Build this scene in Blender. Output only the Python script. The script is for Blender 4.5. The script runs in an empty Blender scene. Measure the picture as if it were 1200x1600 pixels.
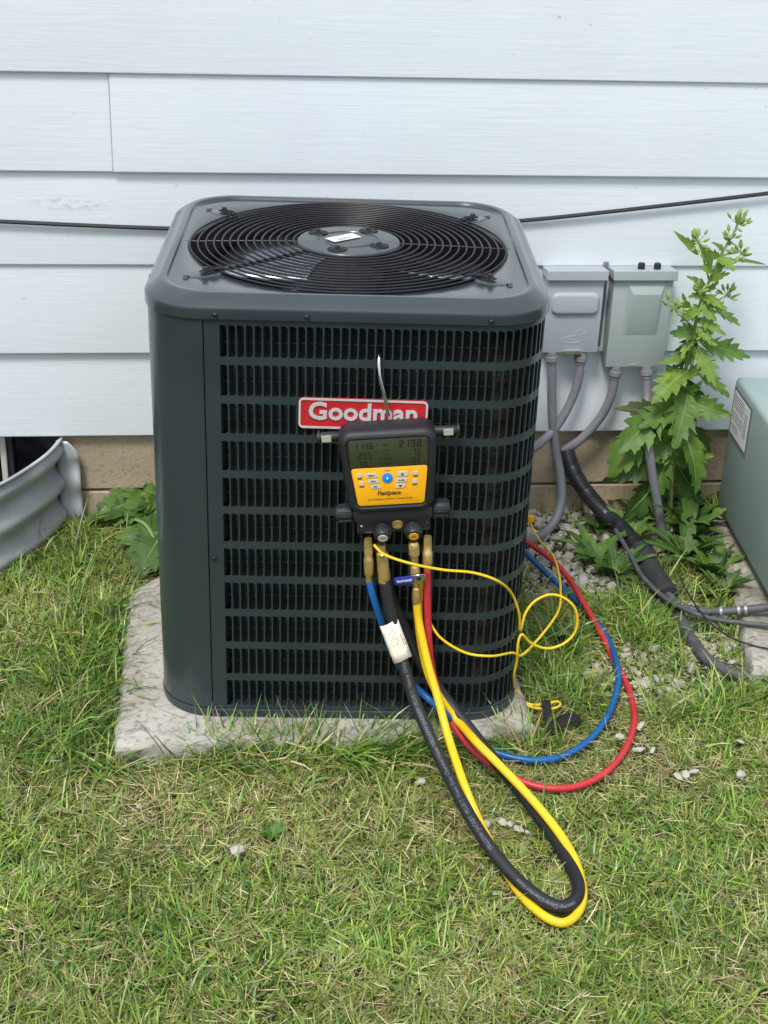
import bpy, bmesh, math, random
import numpy as np
from mathutils import Vector, Matrix

scene = bpy.context.scene
R = math.radians
random.seed(7)
rng = np.random.default_rng(11)

# ------------------------------------------------------------------ camera
cam_data = bpy.data.cameras.new('camera')
cam = bpy.data.objects.new('camera', cam_data)
scene.collection.objects.link(cam)
right = Vector((0.99467, -0.09801, 0.03209)); up = Vector((0.0153, 0.4482, 0.8938)); fwd = Vector((0.1020, 0.8885, -0.4473))
fwd.normalize(); right = (right - fwd * right.dot(fwd)).normalized(); up = right.cross(fwd).normalized()
m = Matrix((right, up, -fwd)).transposed().to_4x4()
m.translation = (0.0, -3.4286, 1.7438)
cam.matrix_world = m
cam_data.sensor_fit = 'HORIZONTAL'; cam_data.sensor_width = 36.0
cam_data.lens = 2231.4 / 1200 * 36.0
cam_data.clip_start = 0.05; cam_data.clip_end = 500
scene.camera = cam

# ------------------------------------------------------------------ sky, sun, exposure (bright overcast)
SUN_EL, SUN_AZ = R(58), math.atan2(-0.45, -0.80)
world = bpy.data.worlds.new('World'); scene.world = world; world.use_nodes = True
wn, wl = world.node_tree.nodes, world.node_tree.links
sky = wn.new('ShaderNodeTexSky'); sky.sky_type = 'NISHITA'; sky.sun_disc = False
sky.sun_elevation = SUN_EL; sky.sun_rotation = SUN_AZ
sky.air_density = 1.0; sky.dust_density = 4.0; sky.ozone_density = 1.0
hs = wn.new('ShaderNodeHueSaturation'); hs.inputs['Saturation'].default_value = 0.72
bg = wn['Background']; bg.inputs['Strength'].default_value = 0.105
cloud = wn.new('ShaderNodeMix'); cloud.data_type = 'RGBA'; cloud.inputs[0].default_value = 0.62; cloud.inputs[7].default_value = (5.6, 6.3, 7.2, 1)   # even cloud cover over the clear sky
wl.new(sky.outputs['Color'], hs.inputs['Color']); wl.new(hs.outputs['Color'], cloud.inputs[6]); wl.new(cloud.outputs[2], bg.inputs['Color'])
sun_data = bpy.data.lights.new('sun', 'SUN'); sun_data.energy = 1.5; sun_data.angle = R(14); sun_data.color = (1.0, 0.96, 0.90)
sun = bpy.data.objects.new('sun', sun_data); scene.collection.objects.link(sun)
sun.rotation_euler = Vector((math.sin(SUN_AZ) * math.cos(SUN_EL), math.cos(SUN_AZ) * math.cos(SUN_EL), math.sin(SUN_EL))).to_track_quat('Z', 'Y').to_euler()
sun.location = (-3, -5, 8)
vs = scene.view_settings
vs.view_transform = 'Standard'; vs.look = 'None'; vs.gamma = 1.0; vs.exposure = 0.90
scene.cycles.use_denoising = True
scene.cycles.max_bounces = 8

# ------------------------------------------------------------------ materials
def srgb(r, g, b):
    f = lambda c: c / 12.92 if c <= 0.04045 else ((c + 0.055) / 1.055) ** 2.4
    return (f(r / 255), f(g / 255), f(b / 255))

MATS = {}
def mat(name, c1, c2=None, scale=8.0, rough=0.5, metal=0.0, bump=0.0, bscale=60.0, coat=0.0, spec=0.5,
        stretch=(1, 1, 1), detail=4.0, lo=0.35, hi=0.65, bdist=0.002, rvar=0.0, bstretch=None):
    if name in MATS: return MATS[name]
    mt = bpy.data.materials.new(name); mt.use_nodes = True
    n, l = mt.node_tree.nodes, mt.node_tree.links
    b = n['Principled BSDF']
    b.inputs['Base Color'].default_value = (*c1, 1); b.inputs['Roughness'].default_value = rough
    b.inputs['Metallic'].default_value = metal; b.inputs['Specular IOR Level'].default_value = spec
    b.inputs['Coat Weight'].default_value = coat; b.inputs['Coat Roughness'].default_value = 0.12
    tc = n.new('ShaderNodeTexCoord'); mp = n.new('ShaderNodeMapping'); mp.inputs['Scale'].default_value = stretch
    l.new(tc.outputs['Object'], mp.inputs['Vector'])
    nz = n.new('ShaderNodeTexNoise'); nz.inputs['Scale'].default_value = scale; nz.inputs['Detail'].default_value = detail
    l.new(mp.outputs['Vector'], nz.inputs['Vector'])
    if c2 is not None:
        rp = n.new('ShaderNodeValToRGB'); rp.color_ramp.elements[0].position = lo; rp.color_ramp.elements[1].position = hi
        rp.color_ramp.elements[0].color = (*c1, 1); rp.color_ramp.elements[1].color = (*c2, 1)
        l.new(nz.outputs['Fac'], rp.inputs['Fac']); l.new(rp.outputs['Color'], b.inputs['Base Color'])
    if rvar:
        mr = n.new('ShaderNodeMapRange'); mr.inputs['To Min'].default_value = max(0.02, rough - rvar); mr.inputs['To Max'].default_value = rough + rvar
        l.new(nz.outputs['Fac'], mr.inputs['Value']); l.new(mr.outputs['Result'], b.inputs['Roughness'])
    if bump:
        mp2 = n.new('ShaderNodeMapping'); mp2.inputs['Scale'].default_value = bstretch or stretch
        l.new(tc.outputs['Object'], mp2.inputs['Vector'])
        nb = n.new('ShaderNodeTexNoise'); nb.inputs['Scale'].default_value = bscale; nb.inputs['Detail'].default_value = 6.0
        l.new(mp2.outputs['Vector'], nb.inputs['Vector'])
        bp = n.new('ShaderNodeBump'); bp.inputs['Strength'].default_value = bump; bp.inputs['Distance'].default_value = bdist
        l.new(nb.outputs['Fac'], bp.inputs['Height']); l.new(bp.outputs['Normal'], b.inputs['Normal'])
    MATS[name] = mt
    return mt

M_PAINT = mat('grey_green_enamel', (0.019, 0.030, 0.034), (0.024, 0.036, 0.040), scale=5, rough=0.34, coat=0.35, rvar=0.06, bump=0.05, bscale=14)
M_CAP = mat('grey_green_cap_enamel', (0.022, 0.033, 0.037), (0.026, 0.038, 0.042), scale=5, rough=0.22, coat=0.6, bump=0.03, bscale=10)
M_WIRE = mat('black_coated_wire', (0.010, 0.010, 0.013), rough=0.42, spec=0.4)
M_BLACK = mat('black_plastic', (0.012, 0.013, 0.016), (0.018, 0.019, 0.022), scale=30, rough=0.45, bump=0.1, bscale=300, bdist=0.0005)
M_RUBBER = mat('charcoal_rubber', (0.008, 0.009, 0.011), (0.014, 0.015, 0.018), scale=14, rough=0.55, bump=0.15, bscale=120, bdist=0.0006)
M_DARKIN = mat('dark_interior', (0.006, 0.007, 0.008), rough=0.7)
M_BLADE = mat('bare_fan_aluminium', (0.30, 0.32, 0.36), (0.24, 0.26, 0.30), scale=6, rough=0.16, metal=0.95)
M_SCREW = mat('dark_screw_steel', (0.06, 0.065, 0.07), rough=0.35, metal=0.8)
M_STEEL = mat('bright_steel', (0.62, 0.63, 0.65), rough=0.2, metal=1.0)
M_SILVER = mat('satin_silver', (0.62, 0.63, 0.64), (0.68, 0.69, 0.70), scale=20, rough=0.28, metal=0.35)
M_RED = mat('badge_red', (0.42, 0.012, 0.018), (0.50, 0.02, 0.025), scale=9, rough=0.25, coat=0.5)
M_BRASS = mat('brass', (0.74, 0.53, 0.22), (0.58, 0.40, 0.15), scale=40, rough=0.24, metal=0.75, bump=0.05, bscale=200, bdist=0.0003)
M_YELLOW = mat('yellow_hose', (0.80, 0.53, 0.010), (0.74, 0.47, 0.010), scale=12, rough=0.42, bump=0.05, bscale=150, bdist=0.0004)
M_YPANEL = mat('amber_panel', (0.80, 0.38, 0.006), rough=0.4)
M_YWIRE = mat('yellow_wire', (0.78, 0.52, 0.012), rough=0.45)
M_BLUE = mat('blue_hose', (0.004, 0.085, 0.27), (0.005, 0.10, 0.31), scale=12, rough=0.4)
M_REDH = mat('red_hose', (0.46, 0.022, 0.03), (0.52, 0.035, 0.04), scale=12, rough=0.42)
M_LEVER = mat('blue_vinyl', (0.02, 0.03, 0.26), rough=0.35)
M_LCD = mat('lcd_glass', (0.032, 0.040, 0.017), (0.036, 0.044, 0.019), scale=9, rough=0.35, spec=0.3)
M_LCDINK = mat('lcd_segment', (0.009, 0.012, 0.006), rough=0.4)
M_INK = mat('black_ink', (0.012, 0.011, 0.010), rough=0.6)
M_BTN = mat('grey_button', (0.50, 0.50, 0.48), rough=0.5)
M_CYAN = mat('blue_button', (0.01, 0.22, 0.72), rough=0.35)
M_WHITE = mat('white_print', (0.74, 0.75, 0.76), rough=0.5)
M_GREYPRINT = mat('grey_hose_print', (0.105, 0.12, 0.135), rough=0.6)
M_TAG = mat('cream_paper_tag', (0.72, 0.64, 0.50), (0.80, 0.75, 0.66), scale=60, rough=0.55)
M_TAGINK = mat('faded_tag_ink', (0.33, 0.20, 0.15), rough=0.7)
M_STRAP = mat('black_hook_strap', (0.008, 0.008, 0.010), rough=0.85, bump=0.5, bscale=500, bdist=0.001)
M_CONDUIT = mat('grey_conduit', (0.155, 0.16, 0.18), (0.20, 0.205, 0.225), scale=10, rough=0.55)
M_TAPE = mat('black_tape', (0.012, 0.013, 0.015), (0.022, 0.023, 0.026), scale=25, rough=0.38, bump=0.3, bscale=70)
M_FOAM = mat('black_foam', (0.018, 0.019, 0.021), (0.03, 0.031, 0.033), scale=40, rough=0.85, bump=0.4, bscale=260)
M_GREYPIPE = mat('weathered_grey_pipe', (0.055, 0.06, 0.067), (0.09, 0.095, 0.10), scale=25, rough=0.6)
M_CABLE = mat('black_cable', (0.02, 0.021, 0.024), rough=0.5)
M_BOX = mat('pale_grey_box_paint', (0.34, 0.375, 0.41), (0.37, 0.405, 0.44), scale=7, rough=0.42, bump=0.04, bscale=40)
M_BOX2 = mat('pale_green_grey_box_paint', (0.315, 0.37, 0.365), (0.345, 0.40, 0.39), scale=7, rough=0.42, bump=0.04, bscale=40)
M_CAB = mat('sage_cabinet_paint', (0.245, 0.325, 0.32), (0.29, 0.37, 0.36), scale=4, rough=0.5, bump=0.06, bscale=30, stretch=(1, 1, .35))
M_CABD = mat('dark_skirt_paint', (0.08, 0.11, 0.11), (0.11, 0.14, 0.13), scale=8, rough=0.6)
M_GALV = mat('galvanised_steel', (0.38, 0.41, 0.43), (0.56, 0.585, 0.60), scale=9, rough=0.52, metal=0.25, rvar=0.08, bump=0.05, bscale=40, detail=7)
M_GLASS = mat('dark_window_glass', (0.006, 0.008, 0.010), rough=0.12, spec=0.6)
M_FRAMEW = mat('white_window_frame', (0.55, 0.52, 0.46), rough=0.5)
M_FRAMED = mat('dark_window_frame', (0.03, 0.03, 0.032), rough=0.5)
M_STEM = mat('pale_green_stem', (0.16, 0.24, 0.06), (0.22, 0.30, 0.09), scale=20, rough=0.55)
M_BUD = mat('green_bud', (0.17, 0.26, 0.05), (0.26, 0.34, 0.09), scale=40, rough=0.55)
M_STONE = mat('pale_limestone', (0.36, 0.33, 0.28), (0.58, 0.55, 0.49), scale=26, rough=0.85, bump=0.5, bscale=70)
M_MORTAR = mat('mortar', (0.13, 0.105, 0.08), (0.20, 0.16, 0.12), scale=30, rough=0.95, bump=0.4, bscale=90)
M_WALLCORE = mat('wall_sheathing', (0.3, 0.28, 0.25), rough=0.9)

def special(name):
    mt = bpy.data.materials.new(name); mt.use_nodes = True
    n, l = mt.node_tree.nodes, mt.node_tree.links
    return mt, n, l, n['Principled BSDF'], n.new('ShaderNodeTexCoord')

def noise(n, l, vec, scale, detail=5.0, stretch=None, dist=0.0):
    if stretch:
        mp = n.new('ShaderNodeMapping'); mp.inputs['Scale'].default_value = stretch
        l.new(vec, mp.inputs['Vector']); vec = mp.outputs['Vector']
    z = n.new('ShaderNodeTexNoise'); z.inputs['Scale'].default_value = scale; z.inputs['Detail'].default_value = detail
    z.inputs['Distortion'].default_value = dist
    l.new(vec, z.inputs['Vector'])
    return z.outputs['Fac']

def ramp(n, l, fac, stops):
    r = n.new('ShaderNodeValToRGB'); e = r.color_ramp.elements
    while len(e) < len(stops): e.new(0.5)
    for k, (p, c) in enumerate(stops):
        e[k].position = p; e[k].color = (*c, 1) if len(c) == 3 else c
    l.new(fac, r.inputs['Fac'])
    return r.outputs['Color']

def mixc(n, l, fac, a, b, mode='MIX'):
    x = n.new('ShaderNodeMix'); x.data_type = 'RGBA'; x.blend_type = mode
    if hasattr(fac, 'links'): l.new(fac, x.inputs[0])
    else: x.inputs[0].default_value = fac
    for v, i in ((a, 6), (b, 7)):
        if hasattr(v, 'links'): l.new(v, x.inputs[i])
        else: x.inputs[i].default_value = (*v, 1)
    return x.outputs[2]

def bump(n, l, h, strength, dist, b, prev=None):
    p = n.new('ShaderNodeBump'); p.inputs['Strength'].default_value = strength; p.inputs['Distance'].default_value = dist
    l.new(h, p.inputs['Height'])
    if prev is not None: l.new(prev, p.inputs['Normal'])
    l.new(p.outputs['Normal'], b.inputs['Normal'])
    return p.outputs['Normal']

# white wood-grain siding
M_SIDING, n, l, b, tc = special('white_woodgrain_siding')
o = tc.outputs['Object']
g = noise(n, l, o, 9.0, 8.0, (0.55, 1, 11.0), 1.1)
blot = noise(n, l, o, 2.2, 4.0)
speck = noise(n, l, o, 40.0, 2.0, (1, 1, 1.6))
c = ramp(n, l, blot, [(0.3, (0.655, 0.70, 0.735)), (0.7, (0.70, 0.75, 0.785))])
d = ramp(n, l, speck, [(0.735, (1, 1, 1)), (0.80, (0.70, 0.70, 0.69))])
c = mixc(n, l, 1.0, c, d, 'MULTIPLY')
mp = n.new('ShaderNodeMapping'); mp.inputs['Location'].default_value = (3.0, 0, -38.3); mp.inputs['Scale'].default_value = (8.0, 0.0, 45.0); l.new(o, mp.inputs['Vector'])
ln = n.new('ShaderNodeVectorMath'); ln.operation = 'LENGTH'; l.new(mp.outputs['Vector'], ln.inputs[0])
smu = ramp(n, l, ln.outputs['Value'], [(0.2, (1, 1, 1)), (1.0, (0, 0, 0))])
smn = ramp(n, l, noise(n, l, o, 55.0, 5.0, (1, 1, 2.0)), [(0.47, (0, 0, 0)), (0.62, (0.55, 0.55, 0.55))])
c = mixc(n, l, mixc(n, l, 1.0, smu, smn, 'MULTIPLY'), c, (0.36, 0.36, 0.36))
l.new(c, b.inputs['Base Color']); b.inputs['Roughness'].default_value = 0.48
bump(n, l, g, 0.16, 0.0035, b)

# tan painted concrete block
M_BLOCK, n, l, b, tc = special('tan_concrete_block')
o = tc.outputs['Object']
f1 = noise(n, l, o, 6.0, 6.0); f2 = noise(n, l, o, 90.0, 4.0)
c = ramp(n, l, f1, [(0.3, (0.33, 0.265, 0.175)), (0.7, (0.45, 0.37, 0.26))])
c = mixc(n, l, 1.0, c, ramp(n, l, f2, [(0.26, (0.62, 0.60, 0.58)), (0.46, (1, 1, 1))]), 'MULTIPLY')
l.new(c, b.inputs['Base Color']); b.inputs['Roughness'].default_value = 0.9
bump(n, l, f2, 0.6, 0.003, b)

# weathered concrete pad: cream grey, cracks, moss and soil at the rim
M_PAD, n, l, b, tc = special('weathered_pad_concrete')
o = tc.outputs['Object']
f1 = noise(n, l, o, 5.0, 7.0); f2 = noise(n, l, o, 75.0, 8.0); f3 = noise(n, l, o, 4.0, 6.0, None, 1.6)
c = ramp(n, l, f1, [(0.30, (0.30, 0.275, 0.23)), (0.52, (0.42, 0.40, 0.355)), (0.72, (0.51, 0.49, 0.445))])
c = mixc(n, l, 1.0, c, ramp(n, l, f2, [(0.30, (0.55, 0.52, 0.46)), (0.50, (1, 1, 1))]), 'MULTIPLY')
c = mixc(n, l, 1.0, c, ramp(n, l, f3, [(0.490, (1, 1, 1)), (0.498, (0.45, 0.41, 0.36)), (0.506, (1, 1, 1))]), 'MULTIPLY')
geo = n.new('ShaderNodeAttribute'); geo.attribute_name = 'dirt'
dm = n.new('ShaderNodeMath'); dm.operation = 'MULTIPLY'; l.new(geo.outputs['Fac'], dm.inputs[0])
rm = n.new('ShaderNodeMapRange'); rm.inputs['From Min'].default_value = 0.35; rm.inputs['From Max'].default_value = 0.62
l.new(noise(n, l, o, 11.0, 6.0), rm.inputs['Value']); l.new(rm.outputs['Result'], dm.inputs[1])
mossc = ramp(n, l, f2, [(0.35, (0.055, 0.050, 0.022)), (0.6, (0.085, 0.10, 0.022))])
c = mixc(n, l, dm.outputs[0], c, mossc)
l.new(c, b.inputs['Base Color']); b.inputs['Roughness'].default_value = 0.9
bump(n, l, f2, 0.5, 0.004, b)

# soil and thatch under the grass
M_GROUND, n, l, b, tc = special('soil_and_thatch')
o = tc.outputs['Object']
f1 = noise(n, l, o, 5.0, 6.0); f2 = noise(n, l, o, 130.0, 6.0)
c = ramp(n, l, f1, [(0.35, (0.030, 0.036, 0.012)), (0.65, (0.055, 0.046, 0.024))])
c = mixc(n, l, 1.0, c, ramp(n, l, f2, [(0.3, (0.35, 0.33, 0.3)), (0.7, (1.25, 1.2, 1.1))]), 'MULTIPLY')
l.new(c, b.inputs['Base Color']); b.inputs['Roughness'].default_value = 0.95
bump(n, l, f2, 0.8, 0.01, b)

def leafy(name, attr=None, c1=None, c2=None, rough=0.45, trans=0.35, scale=25):
    mt = bpy.data.materials.new(name); mt.use_nodes = True
    n, l = mt.node_tree.nodes, mt.node_tree.links
    b = n['Principled BSDF']; out = n['Material Output']; b.inputs['Roughness'].default_value = rough
    b.inputs['Specular IOR Level'].default_value = 0.4
    tr = n.new('ShaderNodeBsdfTranslucent'); mx = n.new('ShaderNodeMixShader'); mx.inputs[0].default_value = trans
    if attr:
        a = n.new('ShaderNodeAttribute'); a.attribute_name = attr; col = a.outputs['Color']
    else:
        tcn = n.new('ShaderNodeTexCoord')
        col = ramp(n, l, noise(n, l, tcn.outputs['Object'], scale, 4.0), [(0.28, c1), (0.60, c2), (0.74, (c2[0] * 1.5, c2[1] * 1.25, c2[2]))])
    l.new(col, b.inputs['Base Color']); l.new(col, tr.inputs['Color'])
    l.new(b.outputs[0], mx.inputs[1]); l.new(tr.outputs[0], mx.inputs[2]); l.new(mx.outputs[0], out.inputs['Surface'])
    return mt
M_GRASS = leafy('grass_blade', attr='tint', rough=0.36, trans=0.22)
M_LEAF = leafy('thistle_leaf', c1=(0.065, 0.155, 0.022), c2=(0.120, 0.225, 0.038), rough=0.5, trans=0.25)
M_LEAF2 = leafy('young_thistle_leaf', c1=(0.13, 0.24, 0.030), c2=(0.19, 0.31, 0.050), rough=0.5, trans=0.3)
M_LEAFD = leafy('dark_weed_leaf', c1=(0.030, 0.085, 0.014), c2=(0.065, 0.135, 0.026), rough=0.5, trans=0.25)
M_LEAFB = leafy('withered_leaf', c1=(0.07, 0.055, 0.025), c2=(0.05, 0.08, 0.02), rough=0.6, trans=0.2)

# ------------------------------------------------------------------ helpers
COL = scene.collection
def link(o, parent=None):
    COL.objects.link(o)
    if parent is not None: o.parent = parent
    return o

def thing(name, label, cat, loc=(0, 0, 0), rotz=0.0, group=None):
    o = bpy.data.objects.new(name, None); o.empty_display_size = 0.05
    o.location = loc; o.rotation_euler = (0, 0, rotz)
    o['label'] = label; o['category'] = cat
    if group: o['group'] = group
    return link(o)

def tag(o, label, cat, group=None):
    o['label'] = label; o['category'] = cat
    if group: o['group'] = group
    return o

class MB:
    def __init__(s): s.v = []; s.f = []
    def add(s, vs, fs, M=None):
        k = len(s.v)
        s.v += [tuple(M @ Vector(p)) if M is not None else tuple(p) for p in vs]
        s.f += [tuple(i + k for i in f) for f in fs]
        return s
    def box(s, x0, x1, y0, y1, z0, z1, bev=0.0, seg=2, M=None):
        bm = bmesh.new(); bmesh.ops.create_cube(bm, size=1.0)
        for q in bm.verts:
            q.co = ((x0 + x1) / 2 + q.co.x * (x1 - x0), (y0 + y1) / 2 + q.co.y * (y1 - y0), (z0 + z1) / 2 + q.co.z * (z1 - z0))
        if bev: bmesh.ops.bevel(bm, geom=bm.edges[:], offset=bev, segments=seg, profile=0.5, affect='EDGES')
        bm.verts.index_update()
        s.add([q.co.copy() for q in bm.verts], [[q.index for q in f.verts] for f in bm.faces], M); bm.free()
        return s
    def lathe(s, prof, n=24, M=None, cap=True):   # prof [(r, h)] about local z
        vs = []; fs = []
        for r, h in prof:
            vs += [(r * math.cos(2 * math.pi * k / n), r * math.sin(2 * math.pi * k / n), h) for k in range(n)]
        for j in range(len(prof) - 1):
            fs += [(j * n + k, j * n + (k + 1) % n, (j + 1) * n + (k + 1) % n, (j + 1) * n + k) for k in range(n)]
        if cap:
            fs.append(tuple(range(n - 1, -1, -1))); fs.append(tuple((len(prof) - 1) * n + k for k in range(n)))
        return s.add(vs, fs, M)
    def tube(s, pts, rad, n=10, closed=False, cap=True):
        P = [Vector(p) for p in pts]; N = len(P)
        rs = rad if hasattr(rad, '__len__') else [rad] * N
        T = []
        for i in range(N):
            a = P[(i - 1) % N] if (closed or i > 0) else P[i]; c = P[(i + 1) % N] if (closed or i < N - 1) else P[i]
            T.append((c - a).normalized())
        nr = T[0].orthogonal().normalized(); vs = []; fs = []
        for i in range(N):
            nr = (nr - T[i] * nr.dot(T[i])).normalized(); bn = T[i].cross(nr)
            vs += [P[i] + (nr * math.cos(2 * math.pi * k / n) + bn * math.sin(2 * math.pi * k / n)) * rs[i] for k in range(n)]
        for j in range(N if closed else N - 1):
            q = (j + 1) % N
            fs += [(j * n + k, j * n + (k + 1) % n, q * n + (k + 1) % n, q * n + k) for k in range(n)]
        if cap and not closed:
            fs.append(tuple(range(n - 1, -1, -1))); fs.append(tuple((N - 1) * n + k for k in range(n)))
        return s.add(vs, fs)
    def prism(s, poly, y0, y1, M=None):          # poly in (x, z), extruded along y
        k = len(poly)
        vs = [(x, y0, z) for x, z in poly] + [(x, y1, z) for x, z in poly]
        fs = [tuple(range(k)), tuple(range(2 * k - 1, k - 1, -1))] + [(i, i + k, (i + 1) % k + k, (i + 1) % k) for i in range(k)]
        return s.add(vs, fs, M)
    def build(s, name, material, parent=None, smooth=40, **kw):
        me = bpy.data.meshes.new(name); me.from_pydata(s.v, [], s.f); me.update()
        bm = bmesh.new(); bm.from_mesh(me); bmesh.ops.recalc_face_normals(bm, faces=bm.faces[:]); bm.to_mesh(me); bm.free()
        if smooth:
            me.polygons.foreach_set('use_smooth', [True] * len(me.polygons)); me.set_sharp_from_angle(angle=R(smooth))
        me.materials.append(material)
        return link(bpy.data.objects.new(name, me), parent)

def spline(pts, sub=10, closed=False):
    P = [Vector(p) for p in pts]; N = len(P); out = []
    for i in range(N if closed else N - 1):
        p0 = P[(i - 1) % N] if closed or i > 0 else P[0] * 2 - P[1]
        p1 = P[i]; p2 = P[(i + 1) % N]; p3 = P[(i + 2) % N] if closed or i + 2 < N else P[-1] * 2 - P[-2]
        for k in range(sub):
            t = k / sub
            out.append(0.5 * ((2 * p1) + (p2 - p0) * t + (2 * p0 - 5 * p1 + 4 * p2 - p3) * t * t + (3 * p1 - p0 - 3 * p2 + p3) * t ** 3))
    if not closed: out.append(P[-1].copy())
    return out

def resample(pts, step):
    P = np.array([tuple(p) for p in pts]); d = np.r_[0, np.cumsum(np.linalg.norm(np.diff(P, axis=0), axis=1))]
    s = np.linspace(0, d[-1], max(2, int(d[-1] / step) + 1))
    return [Vector((np.interp(t, d, P[:, 0]), np.interp(t, d, P[:, 1]), np.interp(t, d, P[:, 2]))) for t in s]

def rrect(w, h, r, n=6):   # rounded rectangle (x, z)
    out = []
    for k, (sx, sy) in enumerate(((1, 1), (-1, 1), (-1, -1), (1, -1))):
        for j in range(n + 1):
            a = math.pi / 2 * (k + j / n)
            out.append((sx * (w / 2 - r) + r * math.cos(a), sy * (h / 2 - r) + r * math.sin(a)))
    return out

def text_mesh(s, size, embolden=0.0, extrude=0.0, shear=0.0, space=1.0, align='CENTER'):
    cu = bpy.data.curves.new('lettering', 'FONT'); cu.body = s; cu.size = size; cu.offset = embolden; cu.extrude = extrude
    cu.shear = shear; cu.space_character = space; cu.align_x = align; cu.resolution_u = 3
    o = bpy.data.objects.new('lettering', cu); COL.objects.link(o)
    dg = bpy.context.evaluated_depsgraph_get()
    me = bpy.data.meshes.new_from_object(o.evaluated_get(dg))
    bpy.data.objects.remove(o); bpy.data.curves.remove(cu)
    v = [tuple(q.co) for q in me.vertices]; f = [tuple(p.vertices) for p in me.polygons]
    bpy.data.meshes.remove(me)
    return v, f

def lettering(s, size, material, parent, x, y, z, tilt=0.0, width=None, embolden=0.0, extrude=0.0002, shear=0.0, name='lettering', align='CENTER'):
    v, f = text_mesh(s, size, embolden, extrude, shear, 1.0, align)
    if width:
        w = max(p[0] for p in v) - min(p[0] for p in v); k = width / w
        v = [(p[0] * k, p[1], p[2]) for p in v]
    c_, s_ = math.cos(tilt), math.sin(tilt)
    mb = MB(); mb.add([(x + p[0] * c_ - p[1] * s_, y - p[2], z + p[0] * s_ + p[1] * c_) for p in v], f)
    return mb.build(name, material, parent, smooth=0)

def hash2(x, y):  # smooth value noise
    xi, yi = np.floor(x).astype(int), np.floor(y).astype(int); fx, fy = x - xi, y - yi
    fx = fx * fx * (3 - 2 * fx); fy = fy * fy * (3 - 2 * fy)
    h = lambda a, b_: (np.sin(a * 127.1 + b_ * 311.7) * 43758.5453) % 1.0
    return (h(xi, yi) * (1 - fx) + h(xi + 1, yi) * fx) * (1 - fy) + (h(xi, yi + 1) * (1 - fx) + h(xi + 1, yi + 1) * fx) * fy

# ------------------------------------------------------------------ ground
mb = MB(); mb.add([(-60, -80, 0), (60, -80, 0), (60, 0.6, 0), (-60, 0.6, 0)], [(0, 1, 2, 3)])
ground = mb.build('ground', M_GROUND, smooth=0); ground['kind'] = 'structure'

# ------------------------------------------------------------------ house wall
LAP = 0.2269
house = thing('house_wall', 'white wood-grain siding house wall above a tan concrete block foundation', 'house', (0, 0, 0))
def siding_board(x0, x1, zb, dy=0.0, top=LAP + 0.012):
    prof = [(0.017, zb + 0.0015), (0.0025, zb), (0.0004, zb + 0.0025), (0.0, zb + 0.006), (0.0135, zb + top)]
    mb = MB(); nx = 2
    vs = [(x, y + dy, z) for x in (x0, x1) for y, z in prof]
    k = len(prof)
    mb.add(vs, [(i, i + 1, i + 1 + k, i + k) for i in range(k - 1)] + [tuple(range(k)), tuple(range(2 * k - 1, k - 1, -1))])
    ob = mb.build('siding_board', M_SIDING, house, smooth=30)
    ob.location = (0, 0, 0)
    return ob
joints = {1: [-0.2795], 0: [2.1], 2: [1.9], 3: [-1.2], 4: [2.4], -1: [-1.6], -2: [0.9], -3: [-0.8], -4: [2.0], -5: [-1.9], -6: [1.2]}
for k in range(-6, 5):
    zb = 1.1563 - LAP * k
    e = [-2.6] + joints.get(k, []) + [3.8]
    for i in range(len(e) - 1):
        siding_board(e[i] - (0.02 if i else 0) * 0, e[i + 1] + (0.02 if i < len(e) - 2 else 0), zb, -0.0042 if i else 0.0, LAP + 0.012 if k > -6 else LAP)
mb = MB(); zq = 1.1563 - LAP; mb.add([(-0.2818, -0.0030, zq + 0.003), (-0.2796, -0.0038, zq + 0.003), (-0.2796, 0.0082, zq + LAP), (-0.2818, 0.0092, zq + LAP), (-0.2818, 0.01, zq + 0.003), (-0.2796, 0.01, zq + 0.003), (-0.2796, 0.02, zq + LAP), (-0.2818, 0.02, zq + LAP)], [(0, 1, 2, 3), (0, 3, 7, 4), (4, 7, 6, 5)]); mb.build('seam_shadow_strip', mat('seam_shadow_grey', (0.30, 0.32, 0.34), rough=0.8), house, smooth=0)  # added grey strip: shadow line of the board lap put in as colour
mb = MB(); mb.box(-2.6, 3.8, 0.02, 0.25, 0.2525, 2.74); mb.build('wall_core', M_WALLCORE, house, smooth=0)
# foundation blocks, recessed behind the siding
mb = MB(); mb.box(-0.455, 3.8, 0.032, 0.25, -0.2, 0.2515); mb.box(-2.6, -1.25, 0.032, 0.25, -0.2, 0.2515); mb.box(-1.25, -0.455, 0.032, 0.25, -0.2, 0.0)
mb.build('mortar_backing', M_MORTAR, house, smooth=0)
for row, (z0, z1, x_start) in enumerate(((0.0875, 0.2510, -0.452), (-0.12, 0.0795, -0.255))):
    xs = [x_start + k * 0.4 for k in range(-6, 11)]
    for x in xs:
        x0, x1 = x + 0.004, x + 0.396
        if row == 0 and x1 < -0.45 and x0 > -1.26: continue
        if row == 1 and x1 < -0.45 and x0 > -1.26: pass
        if x0 < -0.452 and x1 > -0.452: x0 = -0.452
        if x1 > 3.8 or x0 < -2.6: continue
        zt = z1 if not (row == 1 and x1 < -0.45 and x0 > -1.3) else 0.0
        mb = MB(); mb.box(x0, x1, 0.022, 0.06, z0, zt, 0.003, 1); mb.build('block', M_BLOCK, house, smooth=30)
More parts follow.
